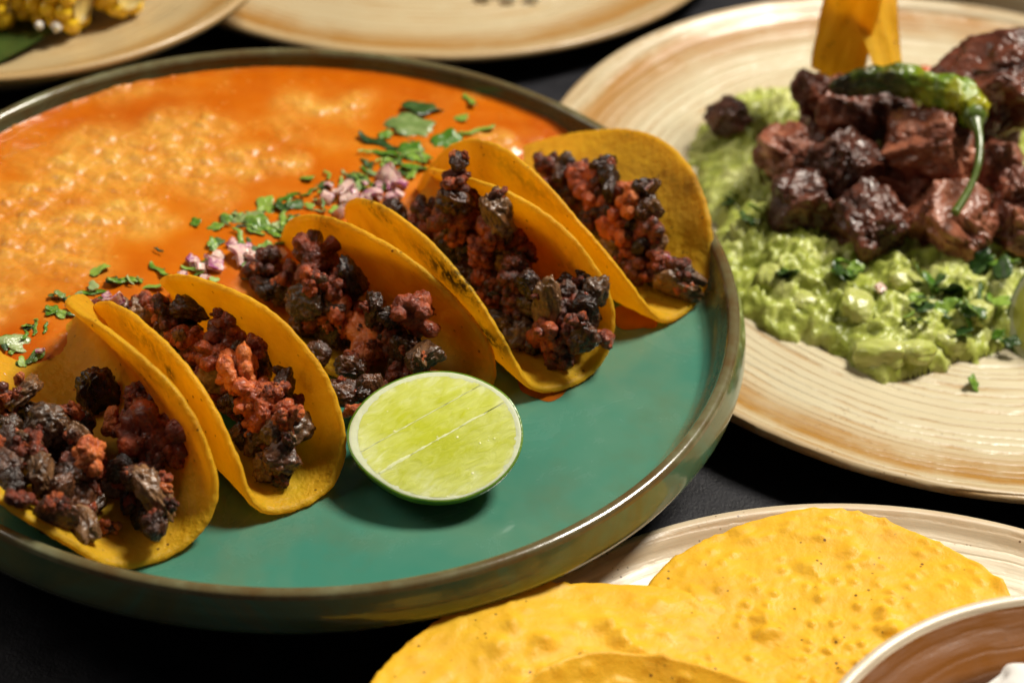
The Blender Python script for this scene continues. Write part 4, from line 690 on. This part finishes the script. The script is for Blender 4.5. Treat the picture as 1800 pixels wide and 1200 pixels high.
# ------------------------------------------------------------------ tostadas on the front plate
def tostada(label, c, r, z, slope, dome, seed, th=.11):
    nr_, ns = 80, 220; t = np.linspace(.002, 1, nr_); a = np.linspace(0, 2*np.pi, ns, endpoint=False); T, A = np.meshgrid(t, a, indexing='ij')
    ed = 1+.018*perlin(P3(np.cos(A)*1.6, np.sin(A)*1.6, seed))+.005*perlin(P3(np.cos(A)*14, np.sin(A)*14, seed))
    x, y = r*T*ed*np.cos(A), r*T*ed*np.sin(A)
    w = .22*perlin(P3(x*.33, y*.33, seed))*sstep(.1, .9, T)+dome*T**2+slope[0]*x+slope[1]*y
    bl = sstep(.50, .95, 1-worley(P3(x*.95+.2*perlin(P3(x, y, 0.0)), y*.95, seed+2)))*sstep(-.10, .35, perlin(P3(x*.5, y*.5, seed+8)))*.26
    b2 = sstep(.55, .95, 1-worley(P3(x*2.3, y*2.3, seed+5)))*.10+.035*fbm(P3(x*1.6, y*1.6, seed), 3)
    tk = th*np.sqrt(np.clip(1-np.clip((T-.985)/.015, 0, 1)**2, .02, 1))
    up, lo = P3(x, y, w+bl+b2+tk), P3(x, y, w+b2-tk)
    V = np.concatenate([up.reshape(-1, 3), lo[::-1].reshape(-1, 3)]); F = grid_faces(2*nr_, ns, True)[:, ::-1]; z0 = np.zeros(len(V))
    return put("tostada", mesh("tostada", V, F, attr={"char": z0, "oil": z0}), M['tostada'], None, (*c, z), None, None, label, "tostada", "tostadas on the pale speckled plate")
tostada("round yellow tostada at the back right, beside the brown bowl", (16.35, -15.35), 5.45, 2.6, (.07, .01), .10, 3.0)
tostada("blistered yellow tostada at the front left hanging over the plate edge", (10.9, -20.3), 7.1, 2.5, (-.065, .02), -.05, 12.0)
tostada("curled yellow tostada with shaded hollow at the bottom edge of the picture", (11.6, -21.1), 4.75, 1.35, (0, .02), 1.95, 21.0)

# ------------------------------------------------------------------ banana leaf, corn pieces, crumbs
n, m_ = 60, 24; s, w = np.meshgrid(np.linspace(-1, 1, n), np.linspace(-1, 1, m_), indexing='ij')
lx, ly = s*6.5, w*3.6*np.sqrt(np.clip(1-.5*s**4, .1, 1)); lz = .03*np.abs(np.sin(ly*9))+.12*(np.abs(lx)/6.5)**2*2.0+.25*(ly/3.6)**2
put("banana_leaf", mesh("banana_leaf", np.concatenate([P3(lx, ly, lz+.03).reshape(-1, 3), P3(lx, ly, lz-.03)[::-1].reshape(-1, 3)]), grid_faces(2*n, m_)[:, ::-1][:, ::-1]), M['leaf'], None, (-13.9, 14.1, 3.1), (0, 0, math.radians(62)), None,
    "dark green banana leaf lining the tan bowl under the corn", "leaf")
kv, kf = ico(3); kern = mesh("kernel", kv*np.array([.36, .34, .46])*(1+.06*perlin(kv*2))[:, None], kf); kern.materials.append(M['kernel'])
CLAB = ["corn cob piece at the left picture edge on the banana leaf", "middle corn cob piece with white cheese crumbs", "right corn cob piece at the top edge of the picture"]
for k, (x, y, z, yaw) in enumerate([(-13.6, 13.2, 4.2, 1.45), (-11.0, 13.45, 4.2, 1.3), (-9.2, 14.9, 4.3, .95)]):
    ck = thing("corn_piece", CLAB[k], "corn", (x, y, z), "grilled corn pieces in the tan bowl"); ck.rotation_euler = (0, 0, yaw)
    tv, tf = tube([(-.05, -1.3, 0), (0, 0, 0), (.05, 1.3, 0)], .72, 16); put("cob", mesh("cob", tv, tf), M['cob'], ck)
    for rw in range(10):
        a = rw*math.tau/10
        for j in range(4):
            put("kernel", kern, None, ck, (.80*math.cos(a), -.98+j*.64+.1*(rw % 2), .80*math.sin(a)), (0, -a+math.pi/2, 0), rnd.uniform(.92, 1.06))
v, f = ico(3); crumb = mesh("cheese_crumb", v*(1+.3*perlin(v*2.2))[:, None]*.22, f); crumb.materials.append(M['cheese'])
for x, y, z in [(-11.6, 12.6, 5.3), (-11.0, 12.5, 5.2), (-10.6, 12.0, 3.75), (-11.2, 11.9, 3.8), (-10.1, 13.9, 5.35), (-9.9, 12.9, 3.7), (-12.2, 12.9, 5.45), (-11.75, 12.75, 5.45)]:
    put("cheese_crumb", crumb, None, None, (x, y, z), (rnd.uniform(0, 6), rnd.uniform(0, 6), 0), rnd.uniform(.5, .9), "white cheese crumb scattered on the corn in the tan bowl", "cheese", "cheese crumbs on the corn")
for x, y, r in [(4.9, 22.4, 1.5), (5.9, 22.3, 1.3), (6.9, 22.5, 1.4), (5.4, 22.9, 1.6)]:
    put("cheese_crumb", crumb, None, None, (x, y, .62+.2*r), (rnd.uniform(0, 6), rnd.uniform(0, 6), 0), r, "white crumb on the back plate at the very top edge", "cheese", "white crumbs on the back plate")
